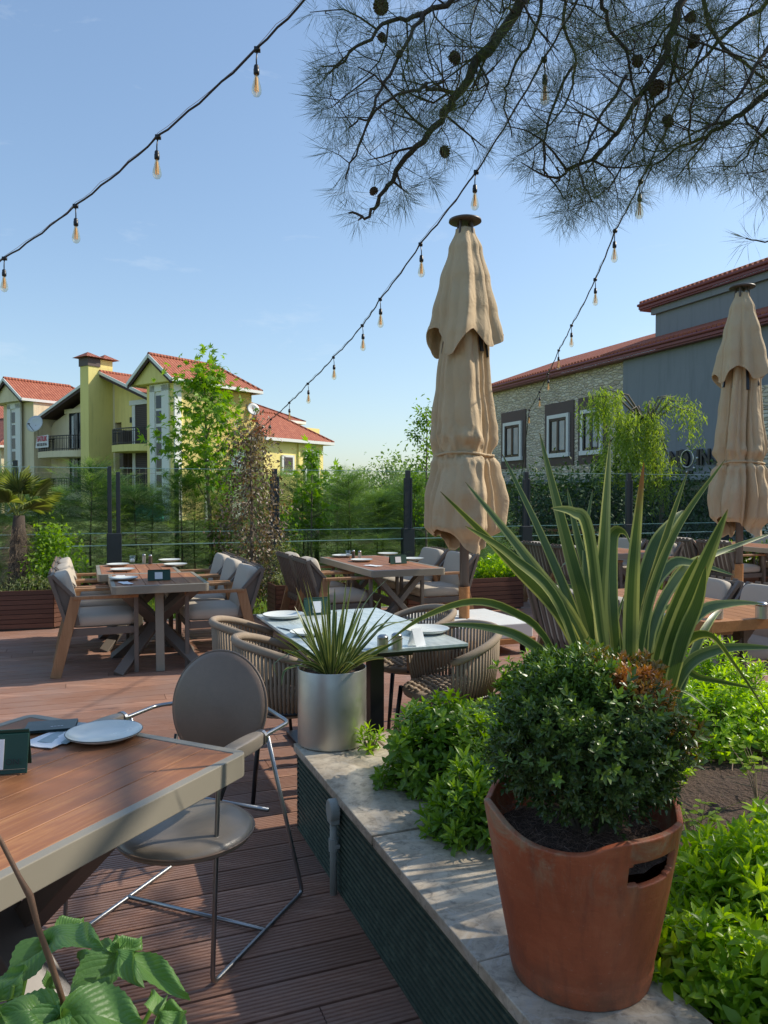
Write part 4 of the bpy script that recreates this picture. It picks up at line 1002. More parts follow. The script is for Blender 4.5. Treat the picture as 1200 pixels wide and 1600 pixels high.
def plate(p_, label, group='plates laid on the tables', r=.115):
    if 'proto' not in plate.__dict__:
        t = thing('plate', label, 'plate', p_, 0, group); p = MB()
        p.lathe([(.0005, .006), (.07, .006), (.085, .009), (.110, .020), (.1145, .0225), (.1165, .0205), (.1145, .017), (.085, .0035), (.06, .0), (.0005, .0)], 48); p.build('dish', M['plate'], t, smooth=True)
        p = MB(); p.tube([(.1155*math.cos(a), .1155*math.sin(a), .0212) for a in [2*PI*k/64 for k in range(64)]], .0016, 6, closed=True); p.build('rim', M['plate_rim'], t, smooth=True)
        plate.proto = t
    else: t = dup(plate.proto, p_, random.random()*6, label, group)
    t.scale = (r/.115,)*3; return t
def cardholder(p_, rz, label, w_=.16, h_=.10):
    t = thing('menu_stand', label, 'menu stand', p_, rz, 'green menu stands on the tables')
    p = MB(); T = Matrix.Rotation(R(-12), 4, 'X'); p.box((0, 0, h_/2), (w_, .006, h_), T); p.box((0, .045, h_/2), (w_, .004, h_), Matrix.Rotation(R(12), 4, 'X') @ Matrix.Translation((0, .0, 0))); p.build('folder', M['green_card'], t, bevel=.001)
    p = MB(); p.box((-.005, -.005, h_*.5), (w_*.34, .002, h_*.7), T); p.build('card', M['paper'], t)
    return t
def jar(p_, label, kind=0):
    t = thing('glass_jar', label, 'jar', p_, 0, 'glass jars and shakers on the tables')
    if kind == 0:
        p = MB(); p.lathe([(.0005, .002), (.030, .002), (.032, .006), (.032, .085), (.029, .085), (.029, .008), (.0005, .008)], 20); p.build('glass', M['clear'], t, smooth=True)
        p = MB(); p.sq((0, 0, .03), (.045, .045, .04), .8, .6); p.build('candle', M['paper'], t, smooth=True)
    else:
        p = MB(); p.lathe([(.0005, 0), (.02, 0), (.02, .075), (.0005, .075)], 16); p.build('body', M['steel' if kind == 1 else 'brownmetal'], t, smooth=False)
        p = MB(); p.lathe([(.0005, .10), (.012, .10), (.019, .09), (.02, .076), (.0005, .076)], 16); p.build('cap', M['chrome'], t, smooth=True)
    return t
def napkin(p_, rz, label, w_=.10, L=.19, mat='paper'):
    b_ = MB(); n = 6
    vs = [((i/n-.5)*w_, (j/n-.5)*L, .003+.0012*math.sin(i*1.3+j*.9)) for i in range(n+1) for j in range(n+1)]
    b_.add(vs, [(i*(n+1)+j, (i+1)*(n+1)+j, (i+1)*(n+1)+j+1, i*(n+1)+j+1) for i in range(n) for j in range(n)])
    o = b_.build('napkin', M[mat], loc=p_, rz=rz); o.modifiers.new('thick', 'SOLIDIFY').thickness = .002
    return tag(o, label, 'napkin', 'folded napkins on the tables')

# ---- left wooden tables with six armchairs
x_table('wooden_table', 'front of the two joined slatted wooden tables on the left of the deck', .60, 7.07, .78, 1.04, 'spider', nb=6)
x_table('wooden_table', 'rear of the two joined slatted wooden tables, nearer the glass fence', .50, 8.12, .76, 1.04, 'spider', nb=6)
GA = 'armchairs around the left wooden tables'
for i, v_ in enumerate((7.05, 7.76, 8.42)):
    chair(.14, v_, 0, 'cushioned armchair left of the left tables, %s' % ('nearest the camera, wooden leg in full view', 'middle of its row of three', 'farthest of its row')[i], GA)
    chair(1.10, v_+.02, PI, 'cushioned armchair right of the left tables, %s' % ('nearest the camera by the purple tree', 'middle of its row', 'farthest, beside the glass fence')[i], GA)
T1 = .7505
for i, (px, py, r_) in enumerate(((190, 911, .12), (188, 897, .115), (181, 889, .115), (271, 889, .12), (262, 882, .12))):
    plate(P(px+3, py-5, T1), ('pale plate nearest the front left corner of the left table', 'pale plate second from the front on the left table', 'pale plate at the far left corner of the left table', 'pale plate on the right side of the left table, nearer one', 'pale plate on the right side of the left table, far one')[i], r=r_)
napkin(P(196, 911, T1+.003), G+.2, 'white folded napkin beside the front plate of the left table', .08, .2)
napkin(P(190, 901, T1+.003), G+.1, 'white folded napkin between the two left plates of the left table', .08, .2)
cardholder(P(249, 907, T1), G, 'green menu stand with white card at the front of the left table', .19, .085)
jar(P(207, 880, T1), 'clear glass jar with a candle at the back of the left table'); jar(P(225, 880, T1), 'steel shaker at the back of the left table', 1); jar(P(235, 881, T1), 'brown shaker at the back of the left table', 2)
# ---- centre wooden table with four armchairs
x_table('wooden_table', 'slatted wooden table with crossed legs behind the marble table', 3.02, 7.90, .80, 1.8, 'x', nb=6)
GB = 'armchairs around the centre wooden table'
for i, v_ in enumerate((7.62, 8.32)):
    chair(2.46, v_, 0, 'strap-back armchair seen from behind at the left of the centre table, %s' % ('nearer one', 'farther one')[i], GB)
    chair(3.62, v_+.1, PI, 'grey cushioned armchair at the right of the centre table, %s' % ('nearer one beside the umbrella', 'farther one')[i], GB)
for i, (px, py) in enumerate(((535, 872), (565, 879), (606, 869), (645, 877))):
    plate(P(px, py-2, T1), ('pale plate at the far left of the centre table', 'pale plate at the near left of the centre table', 'pale plate at the far right of the centre table', 'pale plate at the near right of the centre table')[i], r=.125)
cardholder(P(623, 881, T1), G+.1, 'green menu stand with white card on the centre table', .20, .09)
jar(P(544, 871, T1), 'clear glass jar on the centre table'); jar(P(552, 873, T1), 'brown shaker on the centre table', 2); jar(P(562, 874, T1), 'steel shaker on the centre table', 1)
napkin(P(583, 884, T1+.003), G+.4, 'white folded napkin on the near end of the centre table')
# ---- right hand tables
GC = 'armchairs around the teak tables on the right'
x_table('teak_table', 'orange teak slatted table behind the tall flax leaves on the right', 3.80, 4.22, .82, 1.5, 'x', wood='orange_wood', frame='orange_wood', nb=7)
for i, v_ in enumerate((3.92, 4.58)):
    chair(3.44, v_, 0, 'beige armchair left of the teak table, %s' % ('nearer one half hidden by flax leaves', 'farther one half hidden by flax leaves')[i], GC)
    chair(4.24, v_+.12, PI, 'beige armchair right of the teak table, %s' % ('nearer one at the picture edge', 'farther one left of the picture edge')[i], GC)
x_table('wooden_table', 'brown slatted table standing behind the teak table near the glass fence', 6.60, 8.6, .8, 1.5, 'x')
for i, v_ in enumerate((8.25, 8.95)):
    chair(6.08, v_, 0, 'strap-back armchair seen from behind beside the right lawn, %s' % ('nearer one', 'farther one')[i], GC)
    chair(7.15, v_+.22, PI, 'pale cushioned armchair right of the brown far table, %s' % ('nearer one', 'farther one')[i], GC)
x_table('wooden_table', 'taupe wooden table with crossed legs behind the right umbrella', 9.2, 8.75, .8, 1.9, 'x')
for i, v_ in enumerate((8.38, 9.08)):
    chair(8.65, v_, 0, 'armchair left of the table behind the right umbrella, %s' % ('nearer one', 'farther one')[i], GC)
    chair(9.75, v_, PI, 'armchair right of the table behind the right umbrella, %s' % ('nearer one', 'farther one')[i], GC)
jar(P(1040, 968, T1+.0), 'steel ashtray tin on the teak table', 1).scale = (2.2, 2.2, .35)
b_ = jar(P(1120, 966, T1), 'round steel cup on the teak table', 1); b_.scale = (1.8, 1.8, 1.)
b_ = jar(P(1190, 966, T1), 'second steel cup at the right edge on the teak table', 1); b_.scale = (1.8, 1.8, 1.)
jar(P(1050, 866, T1), 'steel shaker on the brown far table', 1)
# ---- marble table
mt = thing('marble_table', 'table with pale green marble top and black pedestal legs', 'table', W(1.40, 4.08), G)
p = MB(); p.box((0, 0, .742), (.80, 1.30, .016)); p.build('tabletop', M['marble'], mt, bevel=.002)
p = MB(); p.box((0, 0, .728), (.79, 1.29, .012)); p.build('under_plate', M['black'], mt)
for y in (-.38, .38):
    p = MB(); p.box((0, y, .38), (.075, .075, .68)); p.build('leg', M['black'], mt, bevel=.004)
    p = MB(); p.box((0, y, .012), (.46, .40, .02)); p.build('foot_plate', M['black'], mt, bevel=.003)
    p = MB(); p.box((0, y, .70), (.3, .3, .03)); p.build('bracket', M['black'], mt, bevel=.003)
def rope_chair(label):   # faces +x, seat centre origin
    t = thing('rope_chair', label, 'chair')
    arc = [(-.27*math.cos(a)*1.0-.0, .29*math.sin(a)) for a in [R(-118+k*236/26) for k in range(27)]]
    def hh(x, y): return .76-.14*max(0, (x+.27)/.42)**1.3
    top = [(x, y, hh(x, y)) for x, y in arc]
    p = MB(); p.tube(top, [.016]+[.021]*25+[.016], 10); p.build('top_rail', M['rope'], t, smooth=True)
    low = [(x*.86, y*.88, .43) for x, y in arc]
    p = MB(); p.tube(low, .011, 8); p.build('lower_rail', M['black'], t, smooth=True)
    p = MB(); n = 52
    def interp(A, s_): i = min(int(s_*(len(A)-1)), len(A)-2); f_ = s_*(len(A)-1)-i; return Vector(A[i]).lerp(Vector(A[i+1]), f_)
    for k in range(n):
        s_ = (k+.5)/n; a = interp(top, s_); b_ = interp(low, s_); p.cur = random.random()
        m_ = a.lerp(b_, .5)+(Vector((a.x, a.y, 0)).normalized()*.012); p.tube([a, m_, b_], .0085, 5)
    p.build('rope_back', M['rope'], t, smooth=True)
    p = MB(); p.lathe([(.0005, .45), (.22, .45), (.245, .44), (.25, .425), (.245, .41), (.0005, .40)], 28, Matrix.Scale(1.04, 4, (0, 1, 0))); p.build('seat', M['rope'], t, smooth=True)
    p = MB()
    for i in range(-5, 6):
        for j in range(-5, 6):
            if (i*.042)**2+(j*.042)**2 < .22**2:
                p.cur = random.random(); q = (i+j) % 2
                p.sq((i*.042, j*.042, .452), (.046 if q else .028, .028 if q else .046, .022), .8, .8, nu=8, nv=4)
    p.build('woven_pad', M['rope'], t, smooth=True)
    for s1 in (-1, 1):
        for s2 in (-1, 1):
            p = MB(); p.tube([(s1*.19, s2*.2, .42), (s1*.235, s2*.235, 0)], [.014, .010], 8); p.build('leg', M['black'], t, smooth=True)
    return t
rc = rope_chair('rope-back tub chair at the left of the marble table, nearer one'); rc.location = W(.98, 3.86); rc.rotation_euler = (0, 0, G); rc['group'] = 'rope chairs around the marble table'
dup(rc, W(.96, 4.46), G-.06, 'rope-back tub chair at the left of the marble table, farther one')
dup(rc, W(1.86, 3.78), G+PI+.05, 'rope-back tub chair at the right of the marble table, nearer one by the umbrella base')
dup(rc, W(1.93, 4.46), G+PI-.05, 'rope-back tub chair at the right of the marble table, farther one')
plate(P(443, 965, T1+.002), 'pale plate at the far left corner of the marble table', r=.125)
plate(P(482, 991, T1+.002), 'pale plate at the near left of the marble table behind the flax leaves', r=.10)
plate(P(666, 988, T1+.002), 'pale plate at the right side of the marble table', r=.125)
napkin(P(455, 981, T1+.004), G+.3, 'printed paper sachet lying near the far plate of the marble table', .09, .17, 'paper_blue')
napkin(P(556, 1015, T1+.004), G+.9, 'printed paper sachet at the near edge of the marble table', .09, .15, 'paper_blue')
cardholder(P(497, 961, T1), G+.05, 'plain green menu stand at the far end of the marble table', .17, .10)
for i, (px, py) in enumerate(((598, 1016), (620, 1013))):
    j_ = jar(P(px, py, T1), ('steel cup at the near edge of the marble table, left one', 'steel cup at the near edge of the marble table, right one')[i], 1); j_.scale = (1.35, 1.35, .75)
n_ = MB(); n_.add([(-.035, -.03, 0), (.035, -.03, 0), (.035, .0, .085), (-.035, .0, .085), (.035, .03, 0), (-.035, .03, 0)], [(0, 1, 2, 3), (3, 2, 4, 5)])
o = n_.build('tent_card', M['paper'], loc=P(651, 1008, T1), rz=G+.4); tag(o, 'small white tent card beside the steel cups on the marble table', 'card')

# ---------------------------------------------------------------- near table
NF = Vector((-.431, -.902, 0)); NR = Vector((.902, -.431, 0))   # NF: towards the camera along the boards, NR: to the right
A_ = P(389, 1174, .75); wN, LN = .90, 1.9
cN = A_-NR*(wN/2)+NF*(LN/2)
nt_ = thing('dining_table', 'large wooden board table with bronze metal edge in the left foreground', 'table', (cN.x, cN.y, 0), math.atan2(NR.y, NR.x))
table_top(nt_, wN, LN, 'top_wood', 'taupe', th=.066, fr=.030, nb=8, r=.035)
for sy_ in (1, -1):
    y = sy_*(LN/2-.42)
    for sx in (-1, 1):
        p = MB(); x0 = sx*(wN/2-.12); x1 = -sx*(wN/2-.10); y2 = y+.045*sx
        p.bar((x0, y2, .683), (x1, y2, .0), .06, .12, up=(0, 1, 0)); p.build('leg', M['brownmetal'], nt_, bevel=.004)
p = MB(); p.box((0, 0, .655), (.12, LN-.7, .05)); p.build('stretcher', M['brownmetal'], nt_)
p = MB(); p.box((-.05, LN/2-.52, .012), (.74, .10, .02)); p.build('foot_bar', M['taupe'], nt_, bevel=.003)
plate(P(163, 1152, .751), 'large pale plate with a thin dark rim on the near wooden table', r=.112)
napkin(P(112, 1146, .7515), math.atan2(NF.y, NF.x)+PI/2+.25, 'printed paper cutlery sleeve beneath the plate on the near table', .10, .20, 'paper_blue')
napkin(P(97, 1150, .7508), math.atan2(NF.y, NF.x)+PI/2+.12, 'white napkin under the printed sleeve on the near table', .115, .22)
bk = MB(); bk.box((0, 0, .006), (.105, .15, .003)); bk.box((0, 0, .001), (.107, .152, .002)); o = bk.build('booklet', M['navy_card'], loc=P(80, 1136, .756), rz=math.atan2(NF.y, NF.x)+PI/2-.85); tag(o, 'dark slate coloured leaflet lying near the far edge of the near table', 'leaflet')
text('----', .03, M['paper'], o, (0.02, .02, .0082), (0, 0, 1.6), name='printed_line', ext=.0002)
mh = thing('menu_stand', 'dark green leather menu stand cut by the left picture edge on the near table', 'menu stand', P(-22, 1212, .7505), R(11), 'green menu stands on the tables')
p = MB(); T = Matrix.Rotation(R(-14), 4, 'X'); p.box((0, 0, .052), (.205, .006, .104), T); p.box((0, .05, .052), (.205, .004, .104), Matrix.Rotation(R(12), 4, 'X')); p.build('folder', M['green_card'], mh, bevel=.0015)
p = MB(); p.box((-.0, -.005, .052), (.085, .002, .078), T); p.build('card', M['paper'], mh)
p = MB(); p.tube([(.098, -.0036, .012), (-.098, -.0036, .012)], .0006, 4, M=T); p.build('stitching', M['taupe'], mh)
text('ON', .022, M['black'], mh, (.068, -.0075, .034), (PI/2-R(14), 0, 0), ext=.0006)

# ---------------------------------------------------------------- near wire chair with round leather back
cf = Vector((-.37, -.93, 0)).normalized(); cr_ = Vector((cf.y, -cf.x, 0))*-1   # cr_: the side seen on the right of the picture
rr_ = P(470, 1398, 0); fr_ = P(335, 1545, 0)
wc = thing('wire_chair', 'leather chair with round back and seat on a bent steel tube frame', 'chair', ((rr_.x+fr_.x)/2, (rr_.y+fr_.y)/2, 0), math.atan2(cf.y, cf.x))
# local: +x = facing direction, +y = chair's left = picture right
Lf = (fr_-rr_).length; HW = .29
def side(y):
    s_ = 1 if y > -.1 else -1
    return y
for y in (0, -.58):
    p = MB(); q = .035
    def bend(pts, r=.045, n=5):
        out = [Vector(pts[0])]
        for a, b_, c_ in zip(pts[:-2], pts[1:-1], pts[2:]):
            a, b_, c_ = Vector(a), Vector(b_), Vector(c_); u1 = (a-b_).normalized()*r; u2 = (c_-b_).normalized()*r
            for k in range(n+1):
                t = k/n; out.append((b_+u1)*(1-t)**2+b_*2*t*(1-t)+(b_+u2)*t*t)
        return out+[Vector(pts[-1])]
    x0, x1 = -Lf/2, Lf/2
    ar, af = -.02, .26
    pts = [(ar-.20, y*1.0+(-.05 if y == 0 else .05), .665), (ar-.16, y, .675), (ar, y, .68), (ar+.01, y, .68), (x0, y, .012), (x1, y, .012), (x1-.03, y, .62), (x1-.05, y, .68), (ar+.02, y, .68)]
    path = bend(pts[:2]+[pts[2]], .03)+bend([(ar+.012, y, .672), (x0, y, .012), (x1, y, .012), (x1-.045, y, .68), (ar+.02, y, .68)], .035)
    p.tube(bend([(ar-.25, -.29+(.14 if y == 0 else -.14), .70), (ar-.17, y, .68), (x1-.04, y, .68), (x1-.0, y, .012), (x0, y, .012), (ar-.02, y, .672)], .03), .0075, 10)
    p.build('side_frame', M['chrome'], wc, smooth=True)
    p = MB(); p.sq(((ar+x1-.05)/2+.01, y, .682), (x1-.06-ar, .055, .050), .8, .35, nu=20, nv=14); p.build('armrest', M['leather_seat'], wc, smooth=True)
    p = MB(); p.tube([(ar+.02, y, .682), (ar+.034, y, .682)], .027, 16); p.build('collar', M['chrome'], wc, smooth=False)
for a_, b_ in (((-.02, 0, .014), (-.02, -.58, .014)), ((.17, 0, .40), (.17, -.58, .40)), ((-.08, -.02, .40), (-.08, -.56, .40))):
    p = MB(); p.tube([a_, b_], .0075, 10); p.build('cross_bar', M['chrome'], wc, smooth=True)
p = MB(); sc_ = P(290, 1286, .45)
Rl = Matrix.Rotation(-wc.rotation_euler.z, 4, 'Z'); sl = Rl @ (sc_-wc.location)
p.lathe([(.0005, .462), (.10, .461), (.17, .456), (.200, .447), (.213, .434), (.214, .424), (.207, .412), (.15, .405), (.0005, .404)], 56, Matrix.Translation((sl.x, sl.y, 0))); st = p.build('seat', M['leather_seat'], wc, smooth=True)
p = MB(); p.tube([(sl.x+.2155*math.cos(a), sl.y+.2155*math.sin(a), .430) for a in [2*PI*k/56 for k in range(56)]], .004, 6, closed=True); p.build('piping', M['leather'], st, smooth=True)
bl_ = Rl @ (P(342, 1103, Y=2.72)-wc.location); T = Matrix.Translation((bl_.x, bl_.y, bl_.z)) @ Matrix.Rotation(R(-101), 4, 'Y') @ Matrix.Scale(1.04, 4)
print('BACK', bl_, 'SEAT', sl)
p = MB(); p.lathe([(.0005, .024), (.12, .023), (.165, .018), (.182, .008), (.186, .0), (.182, -.008), (.165, -.018), (.0005, -.022)], 60, T); bk_ = p.build('backrest', M['leather'], wc, smooth=True)
p = MB(); p.tube([T @ Vector((.187*math.cos(a), .187*math.sin(a), 0)) for a in [2*PI*k/60 for k in range(60)]], .004, 6, closed=True); p.build('piping', M['leather'], bk_, smooth=True)
for y in (-.17, -.41):
    p = MB(); p.tube([(bl_.x-.01, y, .62), (bl_.x+.02, y, .50), (bl_.x+.1, y, .40)], .0075, 8)
    p.build('back_stay', M['black'], wc, smooth=True)
# ---------------------------------------------------------------- closed umbrellas
def umbrella(label, loc, top, seed, white_hem=False, slab_off=(0, 0)):
    rs = random.Random(seed); k0 = rs.random()*6
    t = thing('closed_umbrella', label, 'umbrella', loc, G, 'big closed parasols')
    H_ = top
    def prof(pts, z):
        if z >= pts[0][0]: return pts[0][1]
        for (z0, r0), (z1, r1) in zip(pts[:-1], pts[1:]):
            if z0 <= z <= z1 or z0 >= z >= z1:
                s_ = (z-z0)/(z1-z0); s_ = s_*s_*(3-2*s_); return r0+(r1-r0)*s_
        return pts[-1][1]
    body = [(H_-.95, .175), (H_-1.25, .205), (H_-1.6, .23), (H_-1.95, .265), (H_-2.1, .275), (H_-2.28, .245), (H_-2.36, .285), (H_-2.7, .345), (H_-2.95, .34), (H_-3.12, .22)]
    NA, NZ = 288, 100
    ph = [rs.uniform(0, 2*PI) for _ in range(8)]; val = [(rs.uniform(0, 2*PI), rs.uniform(.09, .17), rs.uniform(.5, 1.), rs.uniform(-.25, .25)) for _ in range(7)]
    tri = lambda x: math.asin(.97*math.sin(x))/1.32
    val += [(rs.uniform(0, 2*PI), rs.uniform(.04, .07), rs.uniform(.35, .7), rs.uniform(-.5, .5)) for _ in range(6)]
    def fold(a, z):        # long folds with fairly crisp edges and a few tight creases
        w_ = a+.14*math.sin(z*.9+seed)+.16*mnoise.noise(Vector((math.cos(a)*1.2, math.sin(a)*1.2, z*.8+seed)))
        f = .56+.20*tri(4*w_+ph[0])+.12*tri(7*w_+ph[1]+.5*z)+.06*tri(13*w_+ph[2]+z*1.3)
        for (c_, wd, dp, sl) in val:
            d = (w_-c_-sl*(z-2.5)*.35+PI) % (2*PI)-PI; f -= .62*dp*math.exp(-abs(d/wd)**1.5)
        return f
    vs = []; fs = []
    for j in range(NZ+1):
        s_ = j/NZ
        for k in range(NA):
            a = 2*PI*k/NA; ca, sa = math.cos(a), math.sin(a)
            zt = H_-.88; hem = H_-3.07+.12*math.sin(a*2+k0)-.05*fold(a, H_-2.9)+.08*mnoise.noise(Vector((ca*2.5, sa*2.5, seed)))
            z = zt+(hem-zt)*s_
            r = prof(body, max(H_-3.12, z)); tie = math.exp(-((z-(H_-2.27))/.09)**2)
            f = fold(a, z); dep = (.46 if z > H_-2.27 else .48)*(1-.4*tie)
            r = r*(1+dep*(f-.42))
            near = math.exp(-((z-(H_-2.2))/.28)**2)
            r += .016*mnoise.noise(Vector((ca*3, sa*3, z*4+seed)))+.030*near*mnoise.noise(Vector((ca*5, sa*5, z*9)))
            if z < H_-2.3: r += .055*mnoise.noise(Vector((ca*1.6+5, sa*1.6, z*2.2)))+.014*mnoise.noise(Vector((ca*6+5, sa*6, z*7)))
            if abs(z-(H_-2.14)) < .12: r += .045*math.exp(-((z-(H_-2.14))/.06)**2)*abs(mnoise.noise(Vector((a*2.2, 2, z*3))))*1.5
            vs.append((r*ca+.012*math.sin(z*2), r*sa, z))
    for j in range(NZ):
        for k in range(NA):
            l = (k+1) % NA; fs.append((j*NA+k, (j+1)*NA+k, (j+1)*NA+l, j*NA+l))
    p = MB(); p.add(vs, fs); c_ = p.build('canopy', M['fabric'], t, smooth=True); c_.modifiers.new('thick', 'SOLIDIFY').thickness = .004
    hv = [(x*1.012+0, y*1.012, z) for x, y, z in vs[(NZ-2)*NA:]]; p = MB(); p.add(hv, [(j*NA+k, (j+1)*NA+k, (j+1)*NA+(k+1) % NA, j*NA+(k+1) % NA) for j in range(2) for k in range(NA)]); p.build('hem', M['fabric'], c_, smooth=True)
    # upper vent flap: a square of cloth hanging in four soft corners
    vs = []; fs = []; NZ2 = 44
    fl = [(H_-.11, .085), (H_-.3, .15), (H_-.6, .215), (H_-.9, .27), (H_-1.15, .305), (H_-1.45, .32)]
    for j in range(NZ2+1):
        s_ = j/NZ2
        for k in range(NA):
            a = 2*PI*k/NA; ca, sa = math.cos(a), math.sin(a)
            cor = abs(math.cos(2*a+ph[3]*.5))**1.6; w4 = a+.15*math.sin(3*s_+seed); fo = .5+.34*tri(4*w4+ph[3])+.16*tri(9*w4+ph[4]+1.2*s_)+.12*tri(5*a+ph[5]); fo -= sum(.30*math.exp(-abs((((a-c_+PI) % (2*PI))-PI)/(wd*.7))**1.5) for c_, wd, _, _ in val[:5])
            hem = H_-1.06-.30*cor*(.75+.25*math.sin(a+ph[6]))-.05*math.cos(a+ph[7])
            zt = H_-.10; z = zt+(hem-zt)*s_
            r = prof(fl, max(H_-1.45, z)); dep = .22+.26*s_
            r = r*(1+dep*(fo-.5))+.014*mnoise.noise(Vector((ca*2.4, sa*2.4, z*3.3+seed)))*(.3+s_)
            vs.append((r*ca, r*sa, z))
    for j in range(NZ2):
        for k in range(NA):
            l = (k+1) % NA; fs.append((j*NA+k, (j+1)*NA+k, (j+1)*NA+l, j*NA+l))
    p = MB(); p.add(vs, fs); c_ = p.build('vent_flap', M['fabric'], t, smooth=True); c_.modifiers.new('thick', 'SOLIDIFY').thickness = .004
    hv = [(x*1.012+0, y*1.012, z) for x, y, z in vs[(NZ2-2)*NA:]]; p = MB(); p.add(hv, [(j*NA+k, (j+1)*NA+k, (j+1)*NA+(k+1) % NA, j*NA+(k+1) % NA) for j in range(2) for k in range(NA)]); p.build('hem', M['fabric'], c_, smooth=True)
    # tie strap
    p = MB(); p.tube([((.25*(1+.22*(fold(a, H_-2.27)-.42))+.012)*math.cos(a), (.25*(1+.22*(fold(a, H_-2.27)-.42))+.012)*math.sin(a), H_-2.27+.012*math.sin(a*2)) for a in [2*PI*k/60 for k in range(60)]], .014, 6, closed=True); p.build('tie_strap', M['fabric'], t, smooth=True)
    if white_hem:
        p = MB(); p.bar((-.30, -.22, H_-2.60), (-.02, -.345, H_-2.66), .006, .035); p.build('white_hem', M['paper'], t, smooth=True)
    # cap plate, struts, ribs, pole
    p = MB(); p.lathe([(.0005, H_+.0), (.13, H_-.002), (.155, H_-.012), (.158, H_-.03), (.15, H_-.035), (.0005, H_-.03)], 36); p.build('top_plate', M['brownmetal'], t, smooth=True)
    p = MB()
    for k in range(4): a = k*PI/2+.5; p.tube([(.075*math.cos(a), .075*math.sin(a), H_-.03), (.085*math.cos(a), .085*math.sin(a), H_-.16)], .014, 6)
    p.build('cap_strut', M['brownmetal'], t)
    for k in range(8):
        a = k*PI/4+.35; r = .22; p = MB(); p.bar((.13*math.cos(a), .13*math.sin(a), H_-.7), (r*math.cos(a), r*math.sin(a), H_-1.30-.03*(k % 3)), .022, .035, up=(math.sin(a), -math.cos(a), 0)); p.build('rib', M['black'], t, bevel=.003)
    p = MB(); p.tube([(0, 0, .36), (0, 0, H_-.1)], .045, 16); p.build('pole', M['brownmetal'], t, smooth=True)
    p = MB(); p.lathe([(.0005, .60), (.052, .60), (.053, .595), (.053, .18), (.0005, .18)], 20); p.build('pole_sleeve', M['orange_wood'], t)
    # slab base on castors
    bx, by = slab_off
    p = MB(); p.box((bx, by, .13), (1.02, .96, .05)); p.build('base_frame', M['orange_wood'], t, bevel=.004)
    for ix in (-1, 1):
        for iy in (-1, 1): p = MB(); p.box((bx+ix*.245, by+iy*.235, .225), (.482, .462, .14)); p.build('slab', M['white_stone'], t, bevel=.012, seg=3)
    for ix in (-1, 1):
        for iy in (-1, 1):
            p = MB(); T = Matrix.Translation((bx+ix*.42, by+iy*.40, .045)) @ Matrix.Rotation(PI/2, 4, 'Y'); p.lathe([(.0005, -.015), (.04, -.015), (.045, -.01), (.045, .01), (.04, .015), (.0005, .015)], 16, T); p.box((bx+ix*.42, by+iy*.40, .09), (.05, .05, .03)); p.build('castor', M['black'], t)
    return t
umbrella('largest closed beige umbrella standing between the centre table and the flax', W(3.45, 6.66, -.0), 4.15, 3)
umbrella('closed beige umbrella at the right edge in front of the grey building', W(7.88, 7.54), 4.17, 8)

# ---------------------------------------------------------------- strings of bulbs
def string(label, ends, bulbs, start=None, end=None, ext=(None, None)):
    """bulbs: list of points on the cable where bulbs hang"""
    t = thing('string_lights', label, 'string lights', bulbs[0], 0, 'strings of amber bulbs across the sky'); o = Vector(bulbs[0])
    pts = []
    allp = ([Vector(start)] if start is not None else [])+[Vector(b_) for b_ in bulbs]+([Vector(end)] if end is not None else [])
    for a, b_ in zip(allp[:-1], allp[1:]):
        L = (b_-a).length; n = 9
        for k in range(n):
            s_ = k/n; q = a.lerp(b_, s_); q.z -= .02*L*4*s_*(1-s_)*.8; q += Vector((0, 0, .006*math.sin(k*2.1+a.x*9))); pts.append(q-o)
    pts.append(allp[-1]-o)
    p = MB(); p.tube(pts, .0055, 6); cable = p.build('cable', M['black'], t, smooth=True)
    p = MB(); p.tube([q+Vector((.006*math.sin(i*.7), 0, .012+.004*math.sin(i*1.9))) for i, q in enumerate(pts)], .0016, 4); p.build('steel_wire', M['chrome'], cable)
    bl = []
    for i, b_ in enumerate(bulbs):
        q = Vector(b_)-o; sw = random.uniform(-.008, .008)
        p = MB(); p.box(q+Vector((0, 0, -.004)), (.028, .018, .022)); p.tube([q, q+Vector((sw, 0, -.05)), q+Vector((sw, 0, -.075))], .0035, 6)
        T = Matrix.Translation(q+Vector((sw, 0, -.02))) @ Matrix.Scale(.76, 4)
        p.lathe([(.0005, -.072), (.012, -.074), (.016, -.082), (.0165, -.098), (.0185, -.10), (.0185, -.128), (.015, -.132), (.0005, -.132)], 12, T)
        bb = p.build('bulb_holder', M['black'], t, smooth=True)
        p = MB(); p.lathe([(.013, -.13), (.014, -.145), (.018, -.17), (.027, -.205), (.031, -.228), (.029, -.245), (.018, -.262), (.0005, -.27)], 16, T); p.build('bulb', M['bulb'], bb, smooth=True)
        p = MB()
        for k in range(4): a = k*PI/2+.4; p.tube([T @ Vector((.005*math.cos(a), .005*math.sin(a), -.15)), T @ Vector((.011*math.cos(a), .011*math.sin(a), -.235))], .0032, 4)
        p.tube([T @ Vector((0, 0, -.13)), T @ Vector((0, 0, -.16))], .004, 5)
        p.build('filament', M['filament'], bb)
    return t
def SP(px, py, Y): return P(px, py, Y=Y)
string('nearest string of bulbs sloping down to the left edge of the sky', None, [SP(402, 76, 3.65), SP(247, 213, 4.1), SP(118, 321, 4.6), SP(7, 403, 5.1)], start=SP(560, -95, 3.2), end=SP(-110, 468, 5.6))
string('middle string of bulbs running from the pine down behind the purple tree', None,
       [SP(850, 92, 3.8), SP(744, 268, 4.5), SP(657, 381, 5.2), SP(594, 467, 6.0), SP(566, 508, 6.7), SP(521, 558, 7.6), SP(481, 599, 8.5), SP(452, 629, 9.3), SP(423, 655, 10.0), SP(411, 667, 10.4)], start=SP(935, -60, 3.3), end=SP(394, 690, 11.0))
